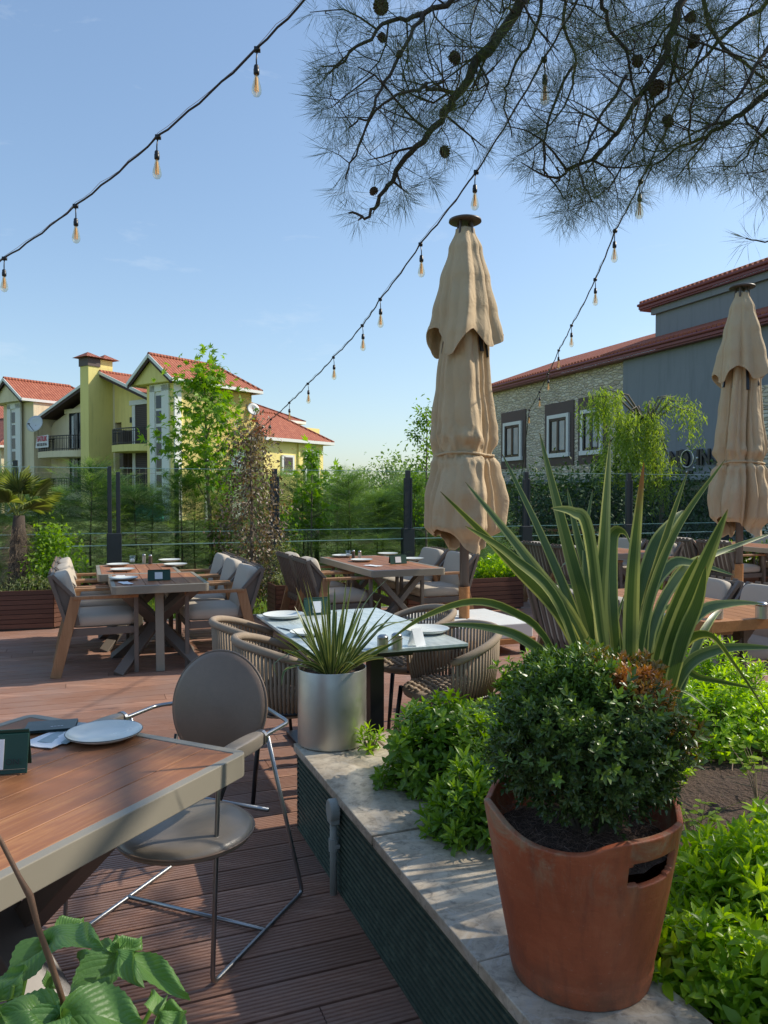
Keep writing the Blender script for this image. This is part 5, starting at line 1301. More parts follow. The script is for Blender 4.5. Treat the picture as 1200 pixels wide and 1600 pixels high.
string('right hand string of bulbs ending against the stone building', None,
       [SP(1001, 283, 4.6), SP(961, 360, 5.4), SP(930, 436, 6.5), SP(893, 508, 7.8), SP(873, 547, 8.8), SP(856, 584, 9.8), SP(843, 612, 10.6), SP(827, 640, 11.6)], start=SP(1100, 70, 3.6), end=SP(815, 742, 12.7))

# ---------------------------------------------------------------- wooden planters
def slat_box(p, pts, z0, z1, n):
    """horizontal slats round a closed outline"""
    h = (z1-z0)/n
    for k in range(n):
        p.cur = random.random(); zc = z0+h*(k+.5)
        for a, b_ in zip(pts, pts[1:]+pts[:1]):
            a = Vector((a[0], a[1], zc)); b_ = Vector((b_[0], b_[1], zc)); p.bar(a, b_, .022, h-.006)
def planter(label, loc, rz, outline, h, n=8, planting=None):
    t = thing('wooden_planter', label, 'planter', loc, rz, 'slatted wooden planters')
    p = MB(); slat_box(p, outline, .02, h, n); p.build('slats', M['planter_wood'], t)
    p = MB(); p.prism(outline, h-.10, h-.05); p.build('soil', M['soil'], t)
    p = MB(); p.prism([(x*.97, y*.97) for x, y in outline], .0, h-.11); p.build('liner', M['brownmetal'], t)
    return t
hexo = [(1.05*math.cos(R(a)), .62*math.sin(R(a))) for a in (0, 60, 120, 180, 240, 300)]
pl = P(25, 989, 0)
planter('six sided slatted wooden planter with the palm at the left edge', (pl.x-.35, pl.y+.62, 0), G-.10, hexo, .44)
def lowplants(name, label, mat, cx, cy, z, w_, d_, rz, n, h, ls, thin=.3, cat='plant', group=None, seed=1):
    rs = np.random.default_rng(seed); x = rs.uniform(-w_/2, w_/2, n); y = rs.uniform(-d_/2, d_/2, n); hh = h*(.55+.45*np.sin(x*9+seed)*np.cos(y*8))*rs.random(n)**.7
    pos = np.stack([x, y, hh], 1); tv, tf = leaf(1, thin, 2, .12, .25)
    root = thing(name, label, cat, (cx, cy, z), rz, group)
    d = np.stack([rs.normal(size=n)*.7, rs.normal(size=n)*.7, .3+rs.random(n)], 1)
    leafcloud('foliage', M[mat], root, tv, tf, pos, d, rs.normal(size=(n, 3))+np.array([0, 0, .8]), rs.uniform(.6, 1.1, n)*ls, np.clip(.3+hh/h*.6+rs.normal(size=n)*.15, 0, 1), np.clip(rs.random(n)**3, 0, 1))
    p = MB()
    for k in range(14): a, b_ = rs.uniform(-w_/2, w_/2)*.8, rs.uniform(-d_/2, d_/2)*.8; p.tube([(a, b_, -.05), (a+.02, b_, h*.6)], .004, 4)
    p.build('stems', M['bark_grey'], root); return root
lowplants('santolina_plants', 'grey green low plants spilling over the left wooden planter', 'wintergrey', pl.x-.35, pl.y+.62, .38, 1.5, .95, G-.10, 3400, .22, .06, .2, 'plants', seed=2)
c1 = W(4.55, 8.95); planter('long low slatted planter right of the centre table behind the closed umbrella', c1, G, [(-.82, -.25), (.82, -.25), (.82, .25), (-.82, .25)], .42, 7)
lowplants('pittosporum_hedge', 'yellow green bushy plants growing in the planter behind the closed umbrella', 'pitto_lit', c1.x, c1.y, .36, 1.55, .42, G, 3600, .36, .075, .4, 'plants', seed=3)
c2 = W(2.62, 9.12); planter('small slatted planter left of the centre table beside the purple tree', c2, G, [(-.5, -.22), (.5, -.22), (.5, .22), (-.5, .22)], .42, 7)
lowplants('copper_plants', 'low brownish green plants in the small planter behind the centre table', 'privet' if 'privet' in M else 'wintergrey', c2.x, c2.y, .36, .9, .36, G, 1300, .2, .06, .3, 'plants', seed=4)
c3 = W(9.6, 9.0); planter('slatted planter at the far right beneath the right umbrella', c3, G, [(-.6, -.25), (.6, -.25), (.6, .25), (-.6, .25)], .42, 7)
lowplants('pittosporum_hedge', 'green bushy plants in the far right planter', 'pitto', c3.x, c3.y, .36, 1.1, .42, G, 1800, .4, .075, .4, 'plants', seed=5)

# ---------------------------------------------------------------- raised bed with green cladding and stone cap
UB, VB, HB = .885, 3.33, .38
bed = thing('raised_bed', 'raised garden bed wall clad in dark green boards with a stone cap', 'garden bed', W(UB, VB, 0), G)
# local frame: x = u-UB, y = v-VB (bed extends to +x and -y)
p = MB(); hgt = HB-.035; n = 16; pr = []
for k in range(n):
    z0 = k*hgt/n; hh = hgt/n
    pr += [(0, z0), (0, z0+hh*.52), (.009, z0+hh*.62), (.009, z0+hh*.9)]
pr.append((0, hgt)); kk = len(pr)
L = 4.2
vs = [(-q[0]*-1+.0, -L, q[1]) for q in pr]+[(q[0], 0.0, q[1]) for q in pr]
p.add(vs, [(i, kk+i, kk+i+1, i+1) for i in range(kk-1)])
vs = [(0, -q[0], q[1]) for q in pr]+[(3.2, -q[0], q[1]) for q in pr]
p.add(vs, [(i, kk+i, kk+i+1, i+1) for i in range(kk-1)])
p.build('cladding', M['cladding'], bed)
p = MB(); p.box((.012, -L/2, hgt/2), (.008, L-.02, hgt)); p.box((1.6, -.014, hgt/2), (3.2, .008, hgt)); p.build('backing', M['black'], bed)
CW = .36
slabs = [(0, -1.0), (-1.003, -1.72), (-1.723, -2.6), (-2.603, -3.5), (-3.503, -4.2)]
for k, (a, b_) in enumerate(slabs):
    p = MB(); p.box((CW/2-.012, (a+b_)/2+(.012 if k == 0 else 0), HB-.0175), (CW, abs(b_-a), .034)); p.build('stone_cap', M['stone_cap'], bed, bevel=.003)
for k in range(3):
    p = MB(); p.box((CW+.0+.45+k*.903, -.138, HB-.0175), (.9, .30, .034)); p.build('stone_cap', M['stone_cap'], bed, bevel=.003)
# soil inside
p = MB(); ns = 60
vs = []; 
for i in range(ns+1):
    for j in range(ns+1):
        x = CW-.03+i*3.0/ns; y = -.27-j*3.9/ns; vs.append((x, y, .33+.03*mnoise.noise(Vector((x*3, y*3, 0)))+.012*mnoise.noise(Vector((x*15, y*15, 3)))))
p.add(vs, [(i*(ns+1)+j, i*(ns+1)+j+1, (i+1)*(ns+1)+j+1, (i+1)*(ns+1)+j) for i in range(ns) for j in range(ns)])
so = p.build('soil', M['soil'], bed, smooth=True)
# loose mulch and dry twigs
N = 17000; x = RNG.uniform(CW, 3.3, N); y = RNG.uniform(-4.1, -.3, N); tv, tf = leaf(1, .28, 1, .2, .2)
pos = np.outer(UB+x, D2)+np.outer(VB+y, D1); pos[:, 2] = .345+RNG.random(N)*.045
o = leafcloud('mulch', M['mulch'], None, tv, tf, pos, RNG.normal(size=(N, 3))*np.array([1, 1, .35]), rdir(N)+np.array([0, 0, 1.]), RNG.uniform(.012, .05, N)); tag(o, 'loose brown bark mulch and dead leaves on the soil of the raised bed', 'mulch', kind='stuff')
tw = MB()
for k in range(150):
    a = W(UB+random.uniform(CW+.1, 2.6), VB-random.uniform(.3, 3.6), .35+random.random()*.03); d = Vector((random.gauss(0, 1), random.gauss(0, 1), random.gauss(0, .12))).normalized()*random.uniform(.08, .28)
    tw.cur = random.random(); tw.tube([a, a+d*.5+Vector((0, 0, .01)), a+d], [.003, .0025, .001], 4)
o = tw.build('dry_twigs', M['drygrass']); tag(o, 'dry pinkish brown twigs strewn over the mulch of the raised bed', 'twigs', kind='stuff')
# power box and conduit on the cladding
c_ = P(509, 1266, Y=2.78); uc, vc = UV(c_)
cd = thing('cable_conduit', 'grey plastic junction box with conduit on the green cladding', 'conduit', W(UB-.004, 2.72, 0), G)
p = MB(); T = Matrix.Translation((-.018, 0, .318)) @ Matrix.Rotation(PI/2, 4, 'Y'); p.lathe([(.0005, -.02), (.040, -.02), (.043, -.014), (.043, .016), (.0005, .018)], 28, T @ Matrix.Scale(.85, 4, (0, 1, 0))); p.box((-.018, 0, .285), (.036, .05, .03)); p.build('junction_box', M['greengrey'], cd, smooth=False, bevel=.003)
p = MB(); p.tube([(-.018, 0, .285), (-.018, 0, .19), (-.018, 0, .0)], .014, 12); p.build('pipe', M['greengrey'], cd, smooth=True)
p = MB(); p.tube([(-.018, 0, .21), (-.018, 0, .165)], .019, 12); p.build('coupling', M['greengrey'], cd, smooth=False)
p = MB(); p.box((-.008, .004, .185), (.018, .05, .014)); p.build('clip', M['greengrey'], cd)

# ---------------------------------------------------------------- pots
tp = P(906, 1512, HB); 
pot = thing('terracotta_pot', 'large round terracotta pot with dipped rim and handle slot', 'pot', (tp.x, tp.y, HB), 0)
def terr():
    NA, NZ = 144, 64; Hh = .385
    def rad(z): return .154+.074*(z/.40)**.9
    front = R(-62)        # the dip faces towards the camera, the raised handle lug is to its right
    def rimz(a):
        d = (a-R(-150)+PI) % (2*PI)-PI; e_ = (a-R(-58)+PI) % (2*PI)-PI
        z = Hh+.02
        z -= .095*math.exp(-((a-R(225)+PI) % (2*PI)-PI)**2/.30)
        z += 0
        return z
    def rim(a):
        d1 = ((a-R(236)+PI) % (2*PI))-PI; d2 = ((a-R(56)+PI) % (2*PI))-PI
        z = Hh+.035
        # two lugs (front right and back left), dips between them
        lugc = R(300); 
        z = Hh-.02
        for c_ in (lugc, lugc+PI):
            d = ((a-c_+PI) % (2*PI))-PI; z += .034/(1+math.exp((abs(d)-.60)*11))
        for c_ in (R(10), R(190)):
            d = ((a-c_+PI) % (2*PI))-PI; z += .045*math.exp(-(d/.42)**2)
        return z
    bm = bmesh.new(); grid = []
    for j in range(NZ+1):
        row = []
        for k in range(NA):
            a = 2*PI*k/NA; z = rim(a)*j/NZ; r = rad(z)
            if .035 < z < .047: r += .003
            if z <= .035: r += .004
            row.append(bm.verts.new((r*math.cos(a), r*math.sin(a), z)))
        grid.append(row)
    for j in range(NZ):
        for k in range(NA):
            l = (k+1) % NA; ac = 2*PI*(k+.5)/NA; zc = rim(ac)*(j+.5)/NZ
            d = ((ac-R(302)+PI) % (2*PI))-PI
            if (d/.36)**4+((zc-.322)/.027)**4 < 1: continue
            bm.faces.new((grid[j][k], grid[j][l], grid[j+1][l], grid[j+1][k]))
    me = bpy.data.meshes.new('wall'); bm.to_mesh(me); bm.free(); me.materials.append(M['terracotta']); me.polygons.foreach_set('use_smooth', [True]*len(me.polygons))
    o = bpy.data.objects.new('wall', me); col.objects.link(o); o.parent = pot
    s = o.modifiers.new('thick', 'SOLIDIFY'); s.thickness = .015; s.offset = -1
    b_ = o.modifiers.new('bevel', 'BEVEL'); b_.width = .004; b_.segments = 3; b_.limit_method = 'ANGLE'; b_.angle_limit = R(50)
    p = MB(); p.lathe([(.0005, .004), (.146, .004), (.146, .02), (.0005, .02)], 48); p.build('base', M['terracotta'], pot)
    p = MB(); p.lathe([(.0005, .338), (.12, .330), (.198, .318)], 40, fr=lambda a, r, z: (r, z+.008*mnoise.noise(Vector((r*30*math.cos(a), r*30*math.sin(a), 1))))); p.build('potting_soil', M['soil'], pot, smooth=True)
    n = 2200; a = RNG.random(n)*2*PI; r = .19*RNG.random(n)**.5; pos = np.stack([r*np.cos(a), r*np.sin(a), .334+RNG.random(n)*.024], 1); tv, tf = leaf(1, .42, 1, .25, .3)
    c_ = leafcloud('dead_leaves', M['mulch'], pot, tv, tf, pos, RNG.normal(size=(n, 3))*np.array([1, 1, .5]), rdir(n), RNG.uniform(.014, .034, n)); c_['kind'] = 'stuff'
terr()
# boxwood ball growing in it
bw_ = thing('boxwood_ball', 'dense dark boxwood ball with a scorched orange patch, growing in the terracotta pot', 'shrub', (tp.x+.02, tp.y, HB+.31))
def boxball():
    rs = np.random.default_rng(5); n = 15500
    tv0, tf0 = leaf(1, .5, 2, .12, .25, .55, .15)
    # a sprig: nine little leaves round a shoot
    parts = []
    for k in range(9):
        t = k/8; a = k*2.4; el = R(25+50*t); x = np.array([math.sin(el), math.cos(el)*math.cos(a), math.cos(el)*math.sin(a)]); up_ = np.array([1., 0, 0])
        V_, F_ = scatter(tv0*.5, tf0, np.array([[.75*t, 0, 0]]), x[None], up_[None], 1.); parts.append((V_, F_))
    tv, tf = join_t(parts)
    n = 3900
    d = rdir(n); d[:, 2] = np.where(d[:, 2] < -.75, -d[:, 2], d[:, 2])
    lump = 1.0+.30*np.array([mnoise.noise(Vector(x*2.1)+Vector((3, 1, 2))) for x in d])+.10*np.array([mnoise.noise(Vector(x*5.5)) for x in d])
    rr = np.array([.200, .205, .178])*lump[:, None]
    depth = 1.05-.36*rs.random(n)**1.5
    pos = d*rr*depth[:, None]; pos[:, 2] += .235
    low = d[:, 2] < -.2; pos[low, 0] *= .95; pos[low, 1] *= .95
    dd = d+rs.normal(size=(n, 3))*.55+np.array([0, 0, .35])
    # light put into the tip colour on the upper left, brown patch on the upper right front
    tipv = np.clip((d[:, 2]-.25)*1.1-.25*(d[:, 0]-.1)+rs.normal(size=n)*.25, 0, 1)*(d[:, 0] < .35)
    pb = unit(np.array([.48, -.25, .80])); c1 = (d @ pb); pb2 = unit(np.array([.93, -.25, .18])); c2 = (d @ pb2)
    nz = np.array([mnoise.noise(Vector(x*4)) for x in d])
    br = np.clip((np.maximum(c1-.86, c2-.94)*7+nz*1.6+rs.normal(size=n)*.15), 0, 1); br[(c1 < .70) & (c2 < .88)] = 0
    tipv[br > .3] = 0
    sc = rs.uniform(.024, .034, n)
    V, Fi = scatter(tv, tf, pos, dd, rdir(n), sc)
    k = len(tv); rnd = np.clip(.35+rs.normal(size=(n*9))*.28, 0, 1); per = k//9
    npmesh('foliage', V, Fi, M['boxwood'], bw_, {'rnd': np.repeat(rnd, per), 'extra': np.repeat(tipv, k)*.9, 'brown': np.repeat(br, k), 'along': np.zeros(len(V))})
    # stray shoots that break the outline
    m_ = 150; ds = rdir(m_); ds[:, 2] = np.abs(ds[:, 2])*.9-.1; ps = ds*np.array([.215, .22, .195])*rs.uniform(.95, 1.16, (m_, 1)); ps[:, 2] += .235
    V, Fi = scatter(tv, tf, ps, ds+rs.normal(size=(m_, 3))*.3+np.array([0, 0, .5]), rdir(m_), rs.uniform(.03, .045, m_)); kk = len(tv)
    npmesh('shoots', V, Fi, M['boxwood'], bw_, {'rnd': np.repeat(np.clip(.6+rs.normal(size=m_*9)*.25, 0, 1), kk//9), 'extra': np.repeat(np.clip(rs.random(m_)*.9-.2*ds[:, 0], 0, 1), kk), 'brown': np.zeros(len(V)), 'along': np.zeros(len(V))})
    p = MB()
    for k in range(40):
        q = d[k*7]*.17; p.tube([(q[0]*.12, q[1]*.12, -.02), (q[0]*.4, q[1]*.4, .08), (q[0], q[1], q[2]+.2)], [.006, .004, .002], 5)
    p.build('stems', M['bark_grey'], bw_, smooth=True)
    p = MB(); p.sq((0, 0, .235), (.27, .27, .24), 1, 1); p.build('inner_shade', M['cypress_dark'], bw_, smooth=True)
boxball()
# steel pot with small flax
sp = P(519, 1158, HB); RP = .155
stp = thing('steel_pot', 'brushed steel cylinder pot at the corner of the stone cap', 'pot', (sp.x, sp.y, HB), 0)
p = MB(); p.lathe([(.0005, .001), (RP-.004, .001), (RP, .005), (RP, .338), (RP-.001, .34), (RP-.003, .34), (RP-.003, .29), (.0005, .29)], 96); p.build('cylinder', M['steel'], stp, smooth=True).modifiers.new('es', 'EDGE_SPLIT').split_angle = R(40)
p = MB(); p.lathe([(.0005, .312), (RP-.005, .306)], 40, fr=lambda a, r, z: (r, z)); p.build('potting_soil', M['soil'], stp)
n = 700; a = RNG.random(n)*2*PI; r = (RP-.01)*RNG.random(n)**.5; pos = np.stack([r*np.cos(a), r*np.sin(a), .312+RNG.random(n)*.012], 1); tv, tf = leaf(1, .3, 1, .25, .3)
c_ = leafcloud('mulch', M['mulch'], stp, tv, tf, pos, RNG.normal(size=(n, 3))*np.array([1, 1, .4]), rdir(n), RNG.uniform(.01, .022, n)); c_['kind'] = 'stuff'
def blades(name, specs, mat, parent, nseg=14):
    """specs: list of (points, max width, brown tip 0/1, twist)"""
    V = []; Fq = []; ac = []; rn = []; bn_ = []; base = 0
    for (pts, wmax, brown, tw_) in specs:
        pts = [Vector(q) for q in pts]; m = len(pts); cur = []
        for i in range(nseg+1):     # Catmull-Rom through the points
            s_ = i/nseg*(m-1); k = min(int(s_), m-2); f = s_-k
            p0 = pts[max(k-1, 0)]; p1 = pts[k]; p2 = pts[k+1]; p3 = pts[min(k+2, m-1)]
            cur.append(.5*((2*p1)+(p2-p0)*f+(2*p0-5*p1+4*p2-p3)*f*f+(3*p1-p0-3*p2+p3)*f**3))
        r_ = random.random(); side = None
        for i, q in enumerate(cur):
            t = (cur[min(i+1, nseg)]-cur[max(i-1, 0)]).normalized()
            if side is None:
                side = t.cross(Vector((math.cos(tw_), math.sin(tw_), .0)))
                if side.length < .1: side = t.cross(Vector((0, 0, 1)))
            side = (side-t*side.dot(t)).normalized(); nrm = side.cross(t)
            s_ = i/nseg; wv = wmax*min(1, .55+1.3*s_)*(1-max(0, (s_-.45)/.55)**1.7)*.5+.0008
            for c_, h_ in ((-1, .22), (-.5, .05), (0, 0), (.5, .05), (1, .22)):
                V.append(tuple(q+side*(wv*c_)+nrm*(wv*h_*(1-.6*s_)))); ac.append(c_); rn.append(r_); bn_.append(max(0, min(1, (s_-.80)*9)) if brown else (max(0, min(1, (s_-.965)*20))))
        for i in range(nseg):
            for c_ in range(4): a = base+i*5+c_; Fq.append((a, a+1, a+6, a+5))
        base += (nseg+1)*5
    return npmesh(name, np.array(V), np.array(Fq), mat, parent, {'across': ac, 'rnd': rn, 'brown': bn_}, smooth=True)
sf = thing('small_flax', 'striped narrow leaved flax plant growing in the brushed steel pot', 'plant', (sp.x, sp.y, HB+.30))
specs = []
def fountain(n, L, wv, spread, seed, r0=.05):
    rs = random.Random(seed); out = []
    for k in range(n):
        a = k*2.39996+rs.uniform(-.3, .3); q = (k+.5)/n; el = R(86-spread*q**.8); LL = L*rs.uniform(.65, 1.08)*(1.05-.25*q); b0 = Vector((r0*rs.random()*math.cos(a), r0*rs.random()*math.sin(a), 0))
        d = Vector((math.cos(a)*math.cos(el), math.sin(a)*math.cos(el), math.sin(el))); dr = rs.uniform(.05, .34)*q
        pts = [b0+d*(LL*s_)+Vector((math.cos(a), math.sin(a), 0))*(.25*dr*LL*s_*s_)-Vector((0, 0, dr*LL*s_**2.4)) for s_ in (0, .3, .55, .78, 1)]
        out.append((pts, wv*rs.uniform(.7, 1.15), False, rs.uniform(0, 6)))
    return out
specs = fountain(64, .42, .015, 52, 4)
o_ = Vector((sp.x, sp.y, HB+.30))
for pl_, w_ in (([(530, 1050, 0), (590, 985, .05), (640, 968, .1), (684, 961, .14)], .022), ([(535, 1052, 0), (580, 985, .0), (617, 972, .05), (650, 978, .1)], .014), ([(508, 1050, 0), (480, 1015, -.03), (430, 1035, -.08), (437, 1062, -.1)], .012), ([(500, 1052, 0), (470, 1040, -.05), (445, 1048, -.1), (440, 1072, -.14)], .012), ([(520, 1050, 0), (490, 985, 0), (480, 930, 0), (473, 903, 0)], .017), ([(528, 1050, 0), (550, 980, 0), (575, 935, .05), (608, 902, .1)], .014)):
    specs.append(([P(x, y, Y=sp.y+dz)-o_ for x, y, dz in pl_], w_, False, .3))
blades('leaves', specs, M['blade'], sf, 10)

# ---------------------------------------------------------------- big variegated flax (traced roughly from the plant: base, mid, tip)
BY = 2.42
fb = P(985, 1180, Y=BY); fl = thing('variegated_flax', 'tall flax with broad green leaves edged in cream rising from the bed', 'plant', (fb.x, fb.y, .32))
o_ = Vector((fb.x, fb.y, .32))
tr_ = [
 ([(960, 1210, 0), (915, 1010, 0), (830, 880, .10), (727, 753, .25)], .050, 0),
 ([(955, 1210, 0), (895, 995, -.05), (800, 880, -.05), (688, 768, -.1)], .046, 0),
 ([(950, 1210, 0), (880, 960, -.1), (800, 870, -.15), (727, 822, -.25)], .036, 0),
 ([(965, 1210, .05), (915, 1010, .1), (850, 845, .2), (784, 708, .3)], .036, 0),
 ([(970, 1210, 0), (932, 1020, .05), (885, 845, .08), (843, 676, .12)], .052, 0),
 ([(975, 1210, 0), (940, 1000, -.05), (918, 830, -.1), (895, 800, -.12), (861, 794, -.15)], .052, 0),
 ([(975, 1210, .1), (940, 980, .15), (905, 850, .2), (886, 763, .25)], .034, 0),
 ([(975, 1210, .1), (925, 960, .12), (915, 850, .2), (926, 765, .3)], .026, 0),
 ([(970, 1210, -.02), (938, 980, -.02), (944, 830, 0), (953, 688, .05)], .060, 0),
 ([(985, 1210, .1), (960, 990, .1), (955, 860, .15), (962, 830, .15), (978, 833, .12), (990, 865, .1)], .046, 0),
 ([(990, 1210, -.05), (985, 1030, -.08), (990, 880, -.1), (1006, 722, -.12)], .052, 1),
 ([(990, 1210, .05), (1000, 1000, .08), (1030, 870, .12), (1075, 735, .2)], .050, 0),
 ([(995, 1210, .1), (1000, 960, .15), (1020, 860, .2), (1050, 815, .25), (1068, 797, .3)], .050, 0),
 ([(990, 1210, .0), (1000, 1000, .02), (1050, 840, .08), (1133, 718, .18)], .042, 0),
 ([(1010, 1210, -.15), (1045, 1030, -.22), (1095, 895, -.28), (1137, 796, -.33)], .064, 0),
 ([(1005, 1210, -.1), (1030, 1040, -.15), (1065, 930, -.18), (1090, 870, -.22)], .060, 0),
 ([(1015, 1210, -.18), (1060, 1020, -.26), (1090, 940, -.3), (1103, 885, -.34)], .044, 0),
 ([(1000, 1210, 0), (1015, 1000, .05), (1060, 900, .12), (1110, 868, .2), (1210, 832, .35)], .038, 0),
 ([(1000, 1210, .0), (1010, 960, .05), (1045, 885, .1), (1085, 880, .12), (1148, 899, .12)], .040, 0),
 ([(1010, 1210, 0), (1040, 1040, 0), (1090, 960, .05), (1140, 943, .08), (1192, 943, .1)], .042, 0),
 ([(1015, 1210, -.05), (1060, 1060, -.08), (1120, 1015, -.05), (1215, 1012, 0)], .044, 0),
 ([(1015, 1210, -.1), (1055, 1030, -.18), (1105, 990, -.25), (1150, 1040, -.3), (1205, 1125, -.35)], .036, 0),
 ([(1015, 1210, 0), (1060, 1060, -.02), (1100, 1060, 0), (1188, 1078, .05)], .026, 0),
 ([(1010, 1210, -.15), (1040, 1090, -.2), (1070, 1080, -.25), (1112, 1112, -.3)], .034, 0),
 ([(950, 1210, -.05), (860, 1010, -.2), (800, 955, -.3), (735, 940, -.3), (660, 965, -.25), (606, 1003, -.2)], .024, 0),
 ([(945, 1210, -.1), (880, 1060, -.25), (820, 1000, -.3), (760, 980, -.3), (686, 975, -.3)], .032, 0),
 ([(985, 1210, .1), (1000, 1010, .2), (1030, 960, .3), (1062, 935, .35)], .026, 0),
 ([(985, 1210, .1), (960, 960, .2), (900, 920, .3), (862, 912, .35)], .022, 0),
 ([(980, 1210, .1), (950, 960, .2), (890, 880, .35), (868, 910, .4)], .022, 0),
 ([(1020, 1210, -.05), (1080, 1030, .1), (1110, 970, .2), (1130, 950, .3)], .030, 1),
 ([(990, 1210, .1), (970, 1050, .15), (960, 990, .2), (975, 930, .25)], .030, 0),
 ([(1000, 1210, .15), (1035, 950, .3), (1075, 880, .45), (1150, 860, .6)], .028, 0),
]
specs = [([P(x, y, Y=BY+dz)-o_ for x, y, dz in q], w_*.88, b_, -PI/2+random.uniform(-.5, .5)) for q, w_, b_ in tr_]
specs += [(q, w_, b_, t_) for q, w_, b_, t_ in fountain(7, .6, .030, 50, 9, .12)]
blades('leaves', specs, M['blade'], fl, 22)

# ---------------------------------------------------------------- pittosporum and other bed shrubs
def whorl(nl=8, wd=.42, L=1.):
    tv0, tf0 = leaf(1, wd, 3, .14, .30, .62, .2); parts = []
    for k in range(nl):
        t = k/(nl-1); a = k*2.39996; el = R(8+66*t); LL = L*(1-.45*t)
        x = np.array([math.sin(el), math.cos(el)*math.cos(a), math.cos(el)*math.sin(a)])
        parts.append(scatter(tv0*LL, tf0, np.array([[.42*t, 0, 0]]), x[None], np.array([[1., 0, .01]]), 1.))
    return join_t(parts)
WH = whorl()
WH2 = whorl(8, .34, 1.15); WH2 = (WH2[0]*np.array([1.25, .9, .9]), WH2[1])
def shrub(name, label, loc, rx, ry, rz_, n, ls, mat, seed, tipk=.6, cat='shrub', group=None, flat=.0, inner=True, wh=WH):
    rs = np.random.default_rng(seed); root = thing(name, label, cat, loc, 0, group)
    d = rdir(n); d[:, 2] = np.abs(d[:, 2])*(1)-.15*(rs.random(n) < .3)
    f = .82+.28*np.array([mnoise.noise(Vector(q*2.3+seed*1.7)) for q in d])+.18*rs.random(n)
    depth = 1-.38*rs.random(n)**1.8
    pos = d*np.array([rx, ry, rz_])*f[:, None]*depth[:, None]
    dd = d*.65+rs.normal(size=(n, 3))*.33+np.array([0, 0, .75])
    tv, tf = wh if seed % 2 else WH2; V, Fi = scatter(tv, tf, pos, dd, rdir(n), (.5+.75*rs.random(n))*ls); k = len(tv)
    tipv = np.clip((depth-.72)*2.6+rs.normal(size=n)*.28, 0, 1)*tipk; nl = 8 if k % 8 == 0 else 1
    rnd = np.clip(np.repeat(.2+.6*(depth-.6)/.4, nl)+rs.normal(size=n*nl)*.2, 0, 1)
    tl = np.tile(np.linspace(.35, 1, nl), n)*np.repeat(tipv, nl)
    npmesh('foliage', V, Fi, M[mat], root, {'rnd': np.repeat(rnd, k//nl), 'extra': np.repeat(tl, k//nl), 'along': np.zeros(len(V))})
    p = MB()
    for q in pos[::max(1, n//60)]: p.tube([(q[0]*.15, q[1]*.15, -.03), (q[0]*.6, q[1]*.6, q[2]*.5), tuple(q)], [.005, .004, .002], 4)
    p.build('stems', M['bark_grey'], root)
    return root
def gz(u, v): return .33
def at_px(px, py, z): return P(px, py, z)
GS = 'shrubs planted in the raised bed'
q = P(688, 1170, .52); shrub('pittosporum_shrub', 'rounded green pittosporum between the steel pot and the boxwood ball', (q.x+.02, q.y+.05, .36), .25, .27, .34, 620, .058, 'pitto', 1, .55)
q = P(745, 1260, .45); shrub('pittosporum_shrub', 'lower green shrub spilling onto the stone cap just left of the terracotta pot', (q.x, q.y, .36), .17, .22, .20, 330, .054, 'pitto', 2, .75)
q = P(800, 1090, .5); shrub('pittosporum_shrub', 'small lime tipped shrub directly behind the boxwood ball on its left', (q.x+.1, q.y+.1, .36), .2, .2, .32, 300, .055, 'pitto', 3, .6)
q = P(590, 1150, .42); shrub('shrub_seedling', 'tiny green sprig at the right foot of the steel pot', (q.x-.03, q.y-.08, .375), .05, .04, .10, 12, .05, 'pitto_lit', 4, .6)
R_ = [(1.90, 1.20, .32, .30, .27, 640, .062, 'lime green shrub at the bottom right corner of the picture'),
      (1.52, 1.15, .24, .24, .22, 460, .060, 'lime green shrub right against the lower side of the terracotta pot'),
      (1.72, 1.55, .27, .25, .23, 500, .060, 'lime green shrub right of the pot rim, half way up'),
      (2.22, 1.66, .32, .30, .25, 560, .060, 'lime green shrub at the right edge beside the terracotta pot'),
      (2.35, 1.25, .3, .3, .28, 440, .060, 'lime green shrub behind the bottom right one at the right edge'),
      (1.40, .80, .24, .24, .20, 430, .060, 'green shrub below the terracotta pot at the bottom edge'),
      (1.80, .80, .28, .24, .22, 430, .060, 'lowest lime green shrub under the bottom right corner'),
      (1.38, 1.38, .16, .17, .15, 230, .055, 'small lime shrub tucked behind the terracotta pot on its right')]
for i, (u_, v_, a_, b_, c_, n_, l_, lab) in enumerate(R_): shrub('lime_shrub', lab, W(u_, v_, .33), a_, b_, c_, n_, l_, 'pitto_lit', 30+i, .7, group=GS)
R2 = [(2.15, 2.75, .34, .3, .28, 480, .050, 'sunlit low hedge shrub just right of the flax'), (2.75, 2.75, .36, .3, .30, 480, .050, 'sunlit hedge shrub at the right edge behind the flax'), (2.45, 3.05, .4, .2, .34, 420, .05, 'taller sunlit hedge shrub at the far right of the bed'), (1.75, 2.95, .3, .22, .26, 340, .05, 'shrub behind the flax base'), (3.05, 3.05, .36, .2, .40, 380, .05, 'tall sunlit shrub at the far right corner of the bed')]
for i, (u_, v_, a_, b_, c_, n_, l_, lab) in enumerate(R2): shrub('hedge_shrub', lab, W(u_, v_, .33), a_, b_, c_, n_, l_, 'pitto_lit', 50+i, .75, group=GS)
